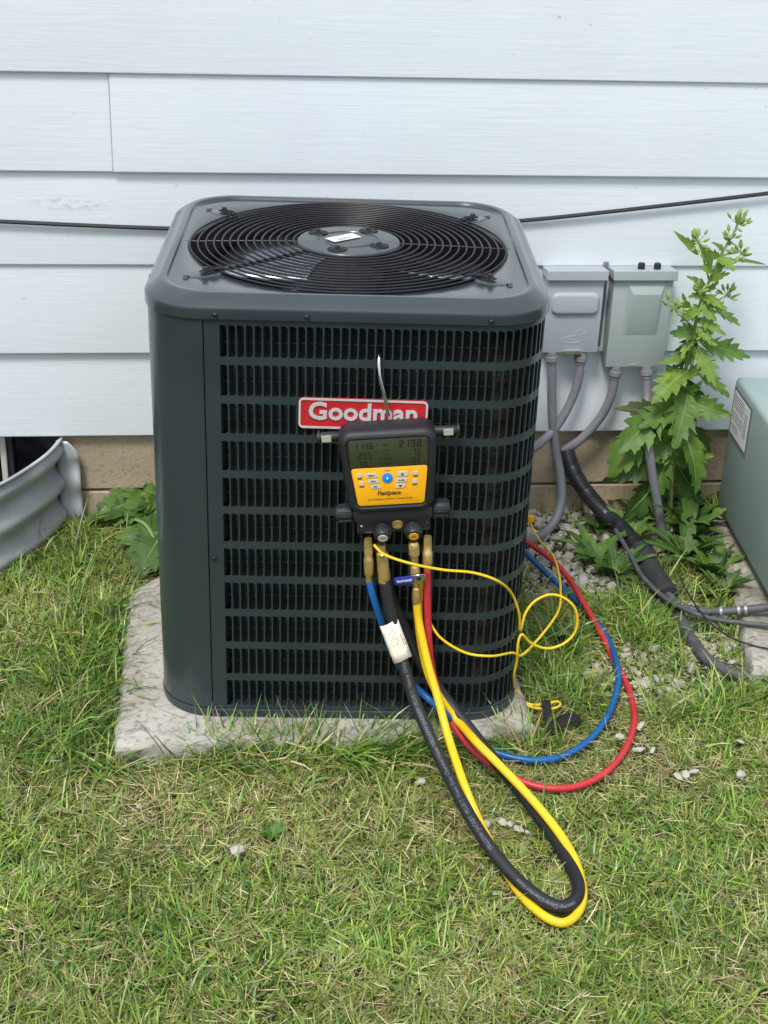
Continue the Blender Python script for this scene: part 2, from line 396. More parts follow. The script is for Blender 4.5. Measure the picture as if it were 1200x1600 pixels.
# basement window
mb = MB(); mb.box(-1.25, -0.455, 0.075, 0.085, 0.0, 0.2515); win = mb.build('basement_window', M_GLASS, house, smooth=0)
mb = MB(); mb.box(-0.470, -0.4555, 0.045, 0.074, 0.0, 0.2505, 0.002, 1); mb.build('frame', M_FRAMED, win)
mb = MB(); mb.box(-0.5955, -0.581, 0.050, 0.074, 0.0, 0.2505, 0.002, 1); mb.build('frame', M_FRAMED, win)
mb = MB(); mb.box(-0.612, -0.597, 0.040, 0.074, 0.0, 0.2505, 0.002, 1); mb.build('frame', M_FRAMEW, win)

# ------------------------------------------------------------------ concrete pad under the condenser
def slab(name, poly, z0, z1, parent=None, jitter=0.006, step=0.022, dirt_front=True):
    P = []
    for i in range(len(poly)):
        a, c_ = Vector(poly[i]), Vector(poly[(i + 1) % len(poly)]); nn = max(2, int((c_ - a).length / step))
        P += [a.lerp(c_, k / nn) for k in range(nn)]
    cen = sum(P, Vector((0, 0))) / len(P); k = len(P); vs = []; dirt = []
    for inset, z, j, dv in ((0.0, z0, 1, 1.0), (0.0, z1 - 0.012, 1, 0.85), (0.010, z1 - 0.002, .7, 0.35), (0.024, z1, .5, 0.22), (0.10, z1, 0, 0.06)):
        for p in P:
            d_ = (p - cen).normalized(); q = p - d_ * inset + Vector((random.uniform(-1, 1), random.uniform(-1, 1))) * jitter * j * 0.5
            vs.append((q.x, q.y, z + random.uniform(-1, 1) * 0.0015 * j))
            front = max(0.0, min(1.0, (p.x + 0.02) / 0.15)) if p.y < -0.95 else (1.0 if p.x > 0.5 else 0.25)
            dirt.append(min(1.0, dv * (0.55 + (2.6 if (p.y < -0.95 and dv < .5) else 0.9) * front)) if dirt_front else min(1.0, dv * 0.4 + 0.55))
    fs = []
    for r_ in range(4):
        fs += [(r_ * k + i, r_ * k + (i + 1) % k, (r_ + 1) * k + (i + 1) % k, (r_ + 1) * k + i) for i in range(k)]
    fs += [tuple(4 * k + i for i in range(k))]
    mb = MB(); mb.add(vs, fs); o = mb.build(name, M_PAD, parent, smooth=35)
    at = o.data.attributes.new('dirt', 'FLOAT', 'POINT'); at.data.foreach_set('value', dirt)
    return o
pad = slab('concrete_pad', [(-0.251, -1.076), (0.603, -1.056), (0.585, -0.20), (-0.10, -0.20), (-0.185, -0.365), (-0.256, -0.45)], -0.02, 0.05)
tag(pad, 'weathered cream concrete pad under the dark condenser unit', 'slab')

# ------------------------------------------------------------------ condenser unit
UX, UY, UTH = 0.2301, -0.6332, -0.078
W, RC, Z0 = 0.3685, 0.11, 0.05
unit = thing('condenser_unit', 'dark grey-green louvered air conditioner condenser with round fan grille on top', 'air conditioner', (UX, UY, Z0), UTH)
def U(o): o.location.z -= Z0; return o
FL = 2 * (W - RC); AL = RC * math.pi / 2; PER = 4 * (FL + AL)
def path(s, off=0.0):
    s %= PER; side = int(s // (FL + AL)); q = s - side * (FL + AL)
    if q <= FL: x, y, a = -(W - RC) + q, -W - off, 0.0
    else:
        a = (q - FL) / RC; x, y = (W - RC) + (RC + off) * math.sin(a), -(W - RC) - (RC + off) * math.cos(a)
    A = side * math.pi / 2; c_, s_ = math.cos(A), math.sin(A)
    return (x * c_ - y * s_, x * s_ + y * c_), a + A      # position, heading of the tangent
def strip(s0, s1, z0, z1, off=0.0, th=0.0015, n=None):
    n = n or max(2, int((s1 - s0) / 0.012)); mb = MB(); vs = []; fs = []
    for k in range(n + 1):
        s = s0 + (s1 - s0) * k / n
        (xo, yo), _ = path(s, off); (xi, yi), _ = path(s, off - th)
        vs += [(xo, yo, z0), (xo, yo, z1), (xi, yi, z1), (xi, yi, z0)]
    for k in range(n):
        a, c_ = 4 * k, 4 * k + 4
        fs += [(a + j, c_ + j, c_ + (j + 1) % 4, a + (j + 1) % 4) for j in range(4)]
    fs += [(0, 1, 2, 3), tuple(4 * n + j for j in (3, 2, 1, 0))]
    return mb.add(vs, fs)
def squares(prof, n=10, m=9):      # prof [(z, half, radius)] lofted rounded squares, sides subdivided too
    vs = []; fs = []; k = 4 * (n + 1 + m)
    for z, h, r in prof:
        loop = []
        for q, (sx, sy) in enumerate(((1, 1), (-1, 1), (-1, -1), (1, -1))):
            for j in range(n + 1):
                a = math.pi / 2 * (q + j / n)
                loop.append((sx * (h - r) + r * math.cos(a), sy * (h - r) + r * math.sin(a)))
        for q in range(4):
            c_ = loop[q * (n + 1):(q + 1) * (n + 1)]; nx_ = loop[((q + 1) % 4) * (n + 1)]; e_ = c_[-1]
            vs += [(x, y, z) for x, y in c_] + [(e_[0] + (nx_[0] - e_[0]) * (j + 1) / (m + 1), e_[1] + (nx_[1] - e_[1]) * (j + 1) / (m + 1), z) for j in range(m)]
    for j in range(len(prof) - 1):
        fs += [(j * k + i, j * k + (i + 1) % k, (j + 1) * k + (i + 1) % k, (j + 1) * k + i) for i in range(k)]
    return vs, fs, k

# base pan
mb = MB(); vs, fs, k = squares([(0.0502, W - 0.02, RC - 0.02), (0.0502, W + 0.003, RC + 0.003), (0.066, W + 0.004, RC + 0.004), (0.0685, W + 0.0025, RC + 0.0025), (0.0695, W - 0.006, RC - 0.006)])
fs.append(tuple(range(k - 1, -1, -1))); fs.append(tuple(4 * k + i for i in range(k))); mb.add(vs, fs)
U(mb.build('base_pan', M_PAINT, unit))

# coil behind the louvers: shade painted into the flat fins, light into the bend
M_COIL, n, l, b, tc = special('lit_coil_fins')
o = tc.outputs['Object']
wv = n.new('ShaderNodeTexWave'); wv.wave_type = 'BANDS'; wv.bands_direction = 'Z'; wv.inputs['Scale'].default_value = 90.0; wv.inputs['Distortion'].default_value = 0.6
l.new(o, wv.inputs['Vector'])
c = ramp(n, l, wv.outputs['Fac'], [(0.25, (0.02, 0.019, 0.013)), (0.8, (0.09, 0.085, 0.052))])
l.new(c, b.inputs['Base Color']); b.inputs['Roughness'].default_value = 0.45; b.inputs['Metallic'].default_value = 0.5
bump(n, l, wv.outputs['Fac'], 0.6, 0.003, b)
U(strip(-0.02, FL + 0.014, 0.072, 0.900, -0.034, 0.02, 40).build('coil', mat('shaded_coil_fins', (0.004, 0.005, 0.006), (0.010, 0.011, 0.011), scale=3, rough=0.5), unit))
U(strip(FL + 0.0145, FL + AL + 0.03, 0.072, 0.900, -0.030, 0.02, 30).build('coil_bend', M_COIL, unit))
U(strip(FL + AL + 0.0305, FL + AL + FL + AL + FL, 0.072, 0.900, -0.034, 0.02, 80).build('coil', MATS['shaded_coil_fins'], unit))
mb = MB()
for r_ in range(11):
    for q in (0.34, 0.66):
        z = 0.0775 + 0.0754 * r_ + 0.060 * q
        mb.tube([(*path(s, -0.0215)[0], z) for s in np.linspace(0.005, FL + AL + 0.3, 60)], 0.0012, 5)
U(mb.build('coil_guard', mat('dark_guard_wire', (0.006, 0.009, 0.010), rough=0.6), unit))

# louver panel: stile, rails and slats
SLOT0, PITCH, BAR, RH, SH = 0.029, 0.01565, 0.0029, 0.0754, 0.0600
U(strip(0.0008, SLOT0, 0.0700, 0.9045).build('stile', M_PAINT, unit))
S_END = PER - AL - 0.03
for r_ in range(12):
    z0 = 0.0700 if r_ == 0 else 0.0775 + SH + RH * (r_ - 1)
    z1 = 0.9045 if r_ == 11 else 0.0775 + RH * r_
    U(strip(SLOT0, S_END, z0, z1, 0.0, 0.0015, 150).build('rail', M_PAINT, unit))
def slat_mesh():
    fr = 0.0055; mb = MB(); b2 = BAR
    left = [(0.0, fr), (0.0, SH - fr)]
    arc_b = [(-fr + fr * math.sin(a), fr - fr * math.cos(a)) for a in np.linspace(0.0, math.pi / 2, 4)]
    poly = [(b2, 0.0)] + [(b2, SH)] + [(x, SH - z) for x, z in arc_b] + [(x, z) for x, z in reversed(arc_b)]
    mb.prism(poly, 0.0, 0.0012)
    # inward flange along the right edge of the bar, bent back into the unit
    mb.add([(b2, 0.0004, 0.001), (b2, 0.0004, SH - 0.001), (b2 + 0.0060, 0.0170, SH - 0.003), (b2 + 0.0060, 0.0170, 0.003),
            (b2 - 0.0008, 0.0012, 0.001), (b2 - 0.0008, 0.0012, SH - 0.001), (b2 + 0.0052, 0.0175, SH - 0.003), (b2 + 0.0052, 0.0175, 0.003)],
           [(0, 1, 2, 3), (7, 6, 5, 4), (0, 4, 5, 1), (1, 5, 6, 2), (2, 6, 7, 3), (3, 7, 4, 0)])
    return mb
proto = slat_mesh().build('slat', M_PAINT, unit, smooth=30); slat_me = proto.data
ncol = int((S_END - SLOT0 - 0.012) / PITCH); rest = MB(); first = True
for r_ in range(11):
    z = 0.0775 + RH * r_ - Z0
    for c_i in range(-1, ncol):
        s = SLOT0 + (c_i + 1) * PITCH - BAR
        (x, y), a = path(s)
        if c_i < 0:      # first flange springs from the stile
            pass
        if c_i < 27:
            o = proto if first else link(bpy.data.objects.new('slat', slat_me), unit)
            first = False
            o.location = (x, y, z); o.rotation_euler = (0, 0, a)
            if c_i < 0: o.location.y += 0.0018
        else:
            M = Matrix.Translation((x, y, z)) @ Matrix.Rotation(a, 4, 'Z')
            rest.add([q.co.copy() for q in slat_me.vertices], [tuple(p.vertices) for p in slat_me.polygons], M)
o = rest.build('slats_round_the_corner', M_PAINT, unit, smooth=30); o['kind'] = 'stuff'

# blank corner panel at the left front edge
U(strip(-AL - 0.05, -0.0012, 0.0715, 0.9042, 0.0016, 0.003, 30).build('corner_panel', M_PAINT, unit))
# cap: lip, shoulder, top with round opening, collar
HO = 0.318
mb = MB(); vs, fs, k = squares([(0.9030, W - 0.002, RC), (0.9028, W + 0.005, RC + 0.005), (0.9045, W + 0.0065, RC + 0.0065), (0.9215, W + 0.0065, RC + 0.0065), (0.9255, W + 0.0055, RC + 0.006),
                                (0.9285, W + 0.0020, RC + 0.004), (0.9435, W - 0.0195, RC - 0.006), (0.9447, W - 0.0225, RC - 0.008), (0.9445, W - 0.0300, RC - 0.011),
                                (0.9435, W - 0.0325, RC - 0.013), (0.9392, W - 0.0350, RC - 0.015), (0.9382, W - 0.0372, RC - 0.016), (0.9381, W - 0.0405, RC - 0.016)], 14)
base = 12 * k
ring = []
for rr, z in ((HO + 0.004, 0.9384), (HO + 0.0005, 0.9370), (HO - 0.002, 0.9330)):
    ring.append(len(vs))
    for i in range(k):
        x, y, _ = vs[base + i]; a = math.atan2(y, x); vs.append((rr * math.cos(a), rr * math.sin(a), z))
prev = base
for st in ring:
    fs += [(prev + i, prev + (i + 1) % k, st + (i + 1) % k, st + i) for i in range(k)]; prev = st
mb.add(vs, fs); cap = U(mb.build('cap', M_CAP, unit, smooth=24))
# shallow stamped bosses in the cap corners
FA = math.atan2(0.216, 0.266)
feet = [(sx * 0.266, sy * 0.216) for sx in (-1, 1) for sy in (-1, 1)]
for fx, fy in feet:
    M = Matrix.Translation((fx, fy, 0.9380)) @ Matrix.Rotation(math.atan2(fy, fx), 4, 'Z') @ Matrix.Scale(1.9, 4, (1, 0, 0))
    mb = MB(); mb.lathe([(0.0215, 0.0), (0.0205, 0.0012), (0.017, 0.0018), (0.001, 0.0018)], 24, M, cap=False); mb.build('boss', M_CAP, cap)
    mb = MB(); M = Matrix.Translation((fx * 1.13, fy * 1.11, 0.9405)); mb.lathe([(0.0062, 0.0), (0.0060, 0.0015), (0.0035, 0.0022)], 12, M); mb.build('dimple', M_CAP, cap)
mb = MB(); mb.lathe([(HO - 0.0021, 0.9331), (HO - 0.005, 0.915), (HO - 0.006, 0.89), (HO - 0.004, 0.845)], 60, None, cap=False); U(mb.build('collar', mat('black_collar_paint', (0.008, 0.009, 0.011), rough=0.45), unit))
# interior floor, shroud and fan
mb = MB(); mb.lathe([(0.29, 0.60), (0.0005, 0.60)], 40, None, cap=False); mb.lathe([(0.3135, 0.846), (0.32, 0.60)], 40, None, cap=False); U(mb.build('shroud', M_DARKIN, unit))
mb = MB(); mb.lathe([(0.070, 0.70), (0.075, 0.72), (0.075, 0.865), (0.070, 0.875)], 28); motor = U(mb.build('motor', M_BLACK, unit))
for kb in range(3):
    A = R(14 + 120 * kb); vs = []; fs = []; nr_, na = 8, 8
    for i in range(nr_ + 1):
        rr = 0.075 + (0.300 - 0.075) * i / nr_; span = R(40 + 18 * math.sin(math.pi * i / nr_ * 0.9)); tw = 0.050 * (1 - 0.35 * i / nr_)
        for j in range(na + 1):
            t = j / na - 0.5; a = A + t * span + R(7) * (i / nr_) ** 2
            vs.append((rr * math.cos(a), rr * math.sin(a), 0.868 - tw * t + 0.010 * math.cos(math.pi * t)))
    fs = [(i * (na + 1) + j, (i + 1) * (na + 1) + j, (i + 1) * (na + 1) + j + 1, i * (na + 1) + j + 1) for i in range(nr_) for j in range(na)]
    mb = MB(); mb.add(vs, fs); o = U(mb.build('fan_blade', M_BLADE, unit)); sm = o.modifiers.new('t', 'SOLIDIFY'); sm.thickness = 0.0015
# wire grille
grille = U(thing('grille_root', 'x', 'x')) if False else None
mbp = MB(); mbp.lathe([(0.104, 0.9400), (0.104, 0.9450), (0.1015, 0.9478), (0.080, 0.9490), (0.062, 0.9496), (0.0605, 0.9478), (0.052, 0.9478), (0.050, 0.9496), (0.001, 0.9500)], 48)
plate = U(mbp.build('grille', M_PAINT, unit)); plate['label'] = 'round black wire fan guard with grey centre plate'
def dome(r): return 0.9405 + 0.0065 * max(0.0, 1 - (r / HO) ** 2)
for i in range(14):
    rr = 0.1105 + (0.3165 - 0.1105) * i / 13
    mb = MB(); mb.tube([(rr * math.cos(a), rr * math.sin(a), dome(rr)) for a in np.linspace(0, 2 * math.pi, 73)[:-1]], 0.0020, 6, closed=True); mb.build('ring', M_WIRE, plate)
for q in range(4):
    a = math.pi / 2 * q; mb = MB()
    mb.tube([(r * math.cos(a), r * math.sin(a), dome(r) - 0.0036) for r in (0.098, 0.16, 0.22, 0.28, 0.326)], 0.0022, 6); mb.build('spoke', M_WIRE, plate)
for fx, fy in feet:
    a = math.atan2(fy, fx); L = math.hypot(fx, fy); mb = MB()
    for dd in (-0.0045, 0.0045):
        ox, oy = -math.sin(a) * dd, math.cos(a) * dd
        mb.tube([(r * math.cos(a) + ox, r * math.sin(a) + oy, z) for r, z in ((0.098, dome(.1) - 0.004), (0.2, dome(.2) - 0.004), (0.29, dome(.29) - 0.003), (L - 0.018, 0.9455), (L - 0.006, 0.9442))], 0.0021, 6)
    mb.build('spoke', M_WIRE, plate)
    mb = MB(); mb.box(-0.030, 0.012, -0.006, 0.006, 0.9418, 0.9450, 0.001, 1, Matrix.Translation((fx, fy, 0)) @ Matrix.Rotation(a, 4, 'Z')); mb.build('mounting_foot', M_WIRE, plate)
    mb = MB(); M = Matrix.Translation((fx, fy, 0.9445)); mb.lathe([(0.0085, 0), (0.0085, 0.0015), (0.0056, 0.0018), (0.0052, 0.0062), (0.0040, 0.0070)], 6, M); mb.build('bolt', M_BLACK, plate)
for (px, py) in ((-0.062, 0.045), (0.040, 0.066), (0.060, -0.040), (-0.022, -0.070)):
    M = Matrix.Translation((px, py, 0.9490))
    mb = MB(); mb.lathe([(0.0175, 0.0), (0.0172, 0.0014), (0.0150, 0.0016), (0.001, 0.0012)], 20, M @ Matrix.Scale(1.15, 4, (1, 0, 0)), cap=False); mb.build('bolt_well', M_DARKIN, plate)
    mb = MB(); mb.lathe([(0.0085, 0.0), (0.0080, 0.0028), (0.0055, 0.003), (0.0050, 0.0075), (0.0030, 0.0085)], 8, M); mb.build('bolt', M_SCREW, plate)
mb = MB(); q = Matrix.Translation((-0.011, 0.004, 0.9515)) @ Matrix.Rotation(R(38), 4, 'Z'); mb.box(-0.034, 0.034, -0.0155, 0.0155, 0, 0.0005, 0, 1, q); stk = mb.build('sticker', M_WHITE, plate)
v_, f_ = text_mesh('(232)', 0.014, 0.0002); mb = MB(); mb.add(v_, f_, q @ Matrix.Translation((-0.004, -0.011, 0.0008))); mb.build('lettering', M_INK, stk, smooth=0)

# screws on cap lip, base pan and stile
def screw(x, z, y=-W - 0.0066, parent=unit):
    M = Matrix.Translation((x, y, z - Z0)) @ Matrix.Rotation(R(90), 4, 'X')
    mb = MB(); mb.lathe([(0.0062, -0.001), (0.0062, 0.0010), (0.0042, 0.0014), (0.0040, 0.0042), (0.0030, 0.0050)], 6, M); return mb.build('screw', M_SCREW, parent)
for x in (-0.236, -0.073, 0.262 - 0.006): screw(x, 0.9130)
for x in (-0.243, -0.112): screw(x, 0.0585, -W - 0.0036)
screw(-0.249, 0.4185, -W - 0.0008)
for z in (0.9130, 0.40): 
    M = Matrix.Translation((-W - (0.0066 if z > 0.9 else 0.002), -0.16, z - Z0)) @ Matrix.Rotation(R(-90), 4, 'Y'); mb = MB(); mb.lathe([(0.0062, -0.001), (0.0062, 0.0010), (0.0042, 0.0014), (0.0040, 0.0042), (0.0030, 0.0050)], 6, M); mb.build('screw', M_SCREW, unit)

# badge
badge_tilt = R(-0.6)
mb = MB(); mb.prism(rrect(0.238, 0.060, 0.009), -0.004, 0.0); bad = mb.build('badge', M_RED, unit); bad.location = (0.032, -W - 0.0006, 0.7265 - Z0); bad.rotation_euler = (0, -badge_tilt, 0)
bad['label'] = 'red badge with raised silver border and lettering'
def frame_ring(w, h, r, th, y0, y1):
    o_, i_ = rrect(w, h, r), rrect(w - 2 * th, h - 2 * th, max(0.001, r - th)); k = len(o_); mb = MB()
    vs = [(x, y0, z) for x, z in o_] + [(x, y0, z) for x, z in i_] + [(x, y1, z) for x, z in o_] + [(x, y1, z) for x, z in i_]; fs = []
    for i in range(k):
        j = (i + 1) % k
        fs += [(i, j, k + j, k + i), (2 * k + i, 3 * k + i, 3 * k + j, 2 * k + j), (i, 2 * k + i, 2 * k + j, j), (k + i, k + j, 3 * k + j, 3 * k + i)]
    return mb.add(vs, fs)
frame_ring(0.2375, 0.0595, 0.009, 0.0036, -0.0058, -0.0038).build('border', M_SILVER, bad)
lettering('Goodman', 0.047, M_SILVER, bad, 0.0, -0.0056, -0.0108, width=0.200, embolden=0.0011, extrude=0.0012, name='lettering')

# ------------------------------------------------------------------ digital manifold gauge hanging on the louvers
GT = R(4.9)
gx, gz = 0.0815, 0.6445
ca, sa = math.cos(UTH), math.sin(UTH)
def unit_to_world(x, y, z): return (UX + x * ca - y * sa, UY + x * sa + y * ca, z)
gauge = thing('manifold_gauge', 'black and amber digital refrigerant manifold gauge hung by a hook on the louvers', 'gauge', unit_to_world(gx, -W - 0.002, gz))
gauge.rotation_euler = (Matrix.Rotation(UTH, 3, 'Z') @ Matrix.Rotation(-GT, 3, 'Y')).to_euler()
def taper(wt, wb, h, r, n=6):      # rounded trapezoid outline (x, z)
    out = []
    for x, z in rrect(1.0, h, r, n):
        t = (z + h / 2) / h; w = wb + (wt - wb) * t; sx = 1 if x > 0 else -1
        out.append((x - sx * 0.5 + sx * w / 2, z))
    return out
def loft(prof, outline):            # prof [(y, inset)]
    mb = MB(); k = len(outline(0.0)); vs = []; fs = []
    for y, ins in prof: vs += [(x, y, z) for x, z in outline(ins)]
    for j in range(len(prof) - 1): fs += [(j * k + i, j * k + (i + 1) % k, (j + 1) * k + (i + 1) % k, (j + 1) * k + i) for i in range(k)]
    fs += [tuple(range(k)), tuple((len(prof) - 1) * k + i for i in range(k))]
    return mb.add(vs, fs)
hout = lambda i: [(x, z - 0.0095) for x, z in taper(0.184 - 2 * i, 0.160 - 2 * i, 0.169 - 2 * i, max(0.006, 0.026 - i))]
mb = loft([(-0.001, 0.006), (-0.008, 0.0), (-0.044, 0.0), (-0.053, 0.003), (-0.058, 0.009), (-0.0585, 0.0135), (-0.0555, 0.0155)], hout)
mb.build('housing', M_RUBBER, gauge, smooth=35)
sc_out = lambda i: taper(0.1455 - 2 * i, 0.1420 - 2 * i, 0.0560 - 2 * i, 0.005)
mb = loft([(-0.052, 0.0), (-0.0572, 0.0), (-0.0576, 0.0006)], sc_out); o = mb.build('screen', M_LCD, gauge)
for q in o.data.vertices: q.co.z += 0.0305
scr = o
kp_out = lambda i: taper(0.1415 - 2 * i, 0.1225 - 2 * i, 0.0765 - 2 * i, 0.006)
mb = loft([(-0.052, 0.0), (-0.0572, 0.0), (-0.0576, 0.0006)], kp_out); kp = mb.build('keypad', M_YPANEL, gauge)
for q in kp.data.vertices: q.co.z -= 0.0364
# liquid-crystal digits, seven-segment bars
SEG = {'0': 'abcdef', '1': 'bc', '2': 'abged', '3': 'abgcd', '4': 'fgbc', '5': 'afgcd', '6': 'afgedc', '7': 'abc', '8': 'abcdefg', '9': 'abcdfg'}
def digits(s, x, z, h):
    mb = MB(); w = h * 0.5; t = h * 0.12
    for ch in s:
        if ch == '.': mb.box(x - t, x, -0.0581, -0.0574, z, z + t); continue
        if ch == '-': mb.box(x + t, x + w, -0.0581, -0.0574, z + h * .6, z + h * .66); x += w + t; continue
        for g_ in SEG[ch]:
            sl = lambda zz: (zz - z) * 0.08
            bx = {'a': (0, w, h - t, h), 'd': (0, w, 0, t), 'g': (0, w, h / 2 - t / 2, h / 2 + t / 2), 'f': (0, t, h / 2, h), 'e': (0, t, 0, h / 2), 'b': (w - t, w, h / 2, h), 'c': (w - t, w, 0, h / 2)}[g_]
            mb.box(x + bx[0], x + bx[1], -0.0581, -0.0574, z + bx[2] + 0.0001, z + bx[3] - 0.0001)
        x += w + t * 2.2
    return mb.build('digits', M_LCDINK, scr, smooth=0)
digits('114.6-', -0.062, 0.0405, 0.0125); digits('219.8-', 0.021, 0.0405, 0.0140)
digits('20.5-', -0.056, 0.0215, 0.0125); digits('7.5', 0.044, 0.0235, 0.0120)
digits('38.1-', -0.053, 0.0055, 0.0105); digits('15.2', 0.036, 0.0085, 0.0105)
lettering('psig', 0.006, M_LCDINK, scr, -0.006, -0.0577, 0.046); lettering('SUPER', 0.0052, M_LCDINK, scr, -0.003, -0.0577, 0.0345); lettering('R-410A', 0.0075, M_LCDINK, scr, -0.005, -0.0577, 0.0165); lettering('SUBCOOL', 0.0052, M_LCDINK, scr, -0.004, -0.0577, 0.0075)
# keys
def key(x, z, w, h, m_, skew=0.0, txt=None, ts=0.004, r=0.002, dy=0.0016):
    mb = MB(); mb.prism([(px + pz * skew, pz) for px, pz in rrect(w, h, r, 3)], -0.0578 - dy, -0.0574); o = mb.build('key', m_, kp)
    o.location = (x, 0, z)
    if txt: lettering(txt, ts, M_INK, o, 0, -0.0581 - dy, -ts * 0.35, embolden=0.00008)
    return o
key(-0.0335, -0.0125, 0.0205, 0.0080, M_BTN, -0.25, 'MENU'); key(-0.0310, -0.0245, 0.0190, 0.0075, M_BTN, -0.3, 'VIEW'); key(-0.0270, -0.0355, 0.0175, 0.0070, M_BTN, -0.35, 'ESC')
k1 = key(0.0235, -0.0125, 0.0205, 0.0090, M_BTN, 0.25); key(0.0215, -0.0250, 0.0195, 0.0080, M_BTN, 0.3, 'ENTER', 0.0036); k2 = key(0.0185, -0.0365, 0.0180, 0.0075, M_BTN, 0.35)
mb = MB(); mb.prism([(-0.003, -0.002), (0.003, -0.002), (0, 0.0025)], -0.0603, -0.0592); mb.build('arrow', M_INK, k1, smooth=0)
mb = MB(); mb.prism([(-0.003, 0.002), (0.003, 0.002), (0, -0.0025)], -0.0603, -0.0592); mb.build('arrow', M_INK, k2, smooth=0)
for x, z in ((-0.0555, -0.0115), (-0.0525, -0.0280), (0.0475, -0.0120), (0.0455, -0.0290)):
    o = key(x, z, 0.0085, 0.0070, M_BTN, 0.0)
    mb = MB()
    for zz in (-0.0065, -0.0085): mb.box(-0.0045, 0.0045, -0.0580, -0.0574, zz, zz + 0.0010)
    mb.build('caption', M_INK, o, smooth=0)
mb = MB(); mb.lathe([(0.0100, 0), (0.0098, 0.0022), (0.0085, 0.0028)], 24, Matrix.Translation((-0.0045, -0.0574, -0.0190)) @ Matrix.Rotation(R(90), 4, 'X')); pb = mb.build('power_button', M_CYAN, kp)
mb = MB(); mb.prism([(-0.0021, 0), (0, -0.003), (0.0021, 0), (0, 0.003)], -0.0608, -0.0600); o = mb.build('mark', M_WHITE, pb, smooth=0); o.location = (-0.0045, 0, -0.0190)
lettering('Fieldpiece', 0.0125, M_INK, kp, -0.003, -0.0577, -0.0545, embolden=0.00035, shear=0.15, width=0.043)
lettering('Smart Refrigerant Manifold \u2013 Wireless Range', 0.005, M_INK, kp, -0.002, -0.0577, -0.0640, width=0.082)
lettering('SYSTEM', 0.0032, M_INK, kp, -0.004, -0.0577, -0.0062); 
# side hose anchors
def cyl(x0, x1, y, z, r, m_, name, ribs=0, parent=gauge, n=20):
    M = Matrix.Translation((x0, y, z)) @ Matrix.Rotation(R(90), 4, 'Y'); L = x1 - x0; s_ = 1 if L > 0 else -1; L = abs(L)
    if s_ < 0: M = Matrix.Translation((x0, y, z)) @ Matrix.Rotation(R(-90), 4, 'Y')
    mb = MB(); mb.lathe([(r * 0.9, 0), (r, 0.002), (r, L - 0.003), (r * 0.86, L)], n, M)
    if ribs:
        for q in range(ribs):
            a = 2 * math.pi * q / ribs; c_, s2 = math.cos(a), math.sin(a)
            mb.box(-0.0014, 0.0014, r - 0.001, r + 0.0016, 0.003, L - 0.004, 0.0005, 1, M @ Matrix.Rotation(a, 4, 'Z'))
    return mb.build(name, m_, parent)
for s_ in (-1, 1):
    a_ = cyl(s_ * 0.085, s_ * 0.130, -0.026, 0.0555, 0.0095, M_RUBBER, 'hose_anchor')
    mb = MB(); mb.lathe([(0.0095, 0), (0.0135, 0.0005), (0.0135, 0.004), (0.010, 0.005)], 18, Matrix.Translation((s_ * 0.128, -0.026, 0.0555)) @ Matrix.Rotation(R(90), 4, 'Y')); mb.build('flange', M_RUBBER, a_)
    mb = MB(); mb.box(s_ * 0.112 - 0.009, s_ * 0.112 + 0.009, -0.0362, -0.0345, 0.049, 0.062, 0.0005, 1); mb.build('reflector', mat('dull_reflector', (0.34, 0.37, 0.28), rough=0.35), a_)
# manifold block, handles, valve knobs, sight glass
mb = MB(); mb.box(-0.072, 0.076, -0.050, -0.004, -0.112, -0.0885, 0.003, 2); blk = mb.build('manifold_block', M_RUBBER, gauge)
mb = MB(); mb.box(-0.068, 0.072, -0.040, -0.006, -0.142, -0.1125, 0.003, 2); mb.build('lower_block', M_BLACK, gauge)
for s_, x in ((-1, -0.0725), (1, 0.0765)):
    cyl(x, x + s_ * 0.033, -0.026, -0.103, 0.0165, M_RUBBER, 'handle', 10)
for x, m_, t in ((-0.0195, M_BTN, 'VAC'), (0.0385, M_YPANEL, 'REF')):
    tl = Matrix.Translation((x, -0.040, -0.1300)) @ Matrix.Rotation(R(112), 4, 'X')
    mb = MB(); mb.lathe([(0.0125, 0), (0.0155, 0.003), (0.0155, 0.021), (0.0135, 0.026), (0.0095, 0.027)], 22, tl)
    for q in range(9): mb.box(-0.0016, 0.0016, 0.0145, 0.0170, 0.004, 0.022, 0.0006, 1, tl @ Matrix.Rotation(2 * math.pi * q / 9, 4, 'Z'))
    kn = mb.build('valve_knob', M_BLACK, gauge)
    mb = MB(); mb.lathe([(0.0092, 0.0268), (0.0090, 0.0282)], 22, tl); ds = mb.build('disc', m_, kn)
    v_, f_ = text_mesh(t, 0.0062, 0.0001); mb = MB(); mb.add(v_, f_, tl @ Matrix.Translation((0, -0.002, 0.0284)) ); mb.build('lettering', M_INK, ds, smooth=0)
tl = Matrix.Translation((0.0095, -0.0395, -0.1225)) @ Matrix.Rotation(R(100), 4, 'X')
mb = MB(); mb.lathe([(0.0100, 0), (0.0105, 0.006), (0.0080, 0.007), (0.0075, 0.004), (0.0045, 0.004), (0.0040, 0.007), (0.001, 0.0072)], 20, tl); mb.build('sight_glass', M_BRASS, gauge)
for x, m_ in ((-0.0585, M_WHITE), (0.0655, M_RED)):
    mb = MB(); mb.lathe([(0.0022, 0), (0.0018, 0.0012)], 10, Matrix.Translation((x, -0.0395, -0.1250)) @ Matrix.Rotation(R(90), 4, 'X')); mb.build('port_mark', m_, gauge)
# hook
hk = spline([(0.004, -0.020, 0.088), (0.001, -0.022, 0.110), (-0.001, -0.024, 0.130), (-0.007, -0.022, 0.160), (-0.008, -0.016, 0.185), (-0.007, -0.006, 0.198), (-0.006, 0.006, 0.196), (-0.006, 0.010, 0.184)], 8)
mb = MB(); mb.tube(hk, 0.0033, 10); mb.build('hook', M_STEEL, gauge)

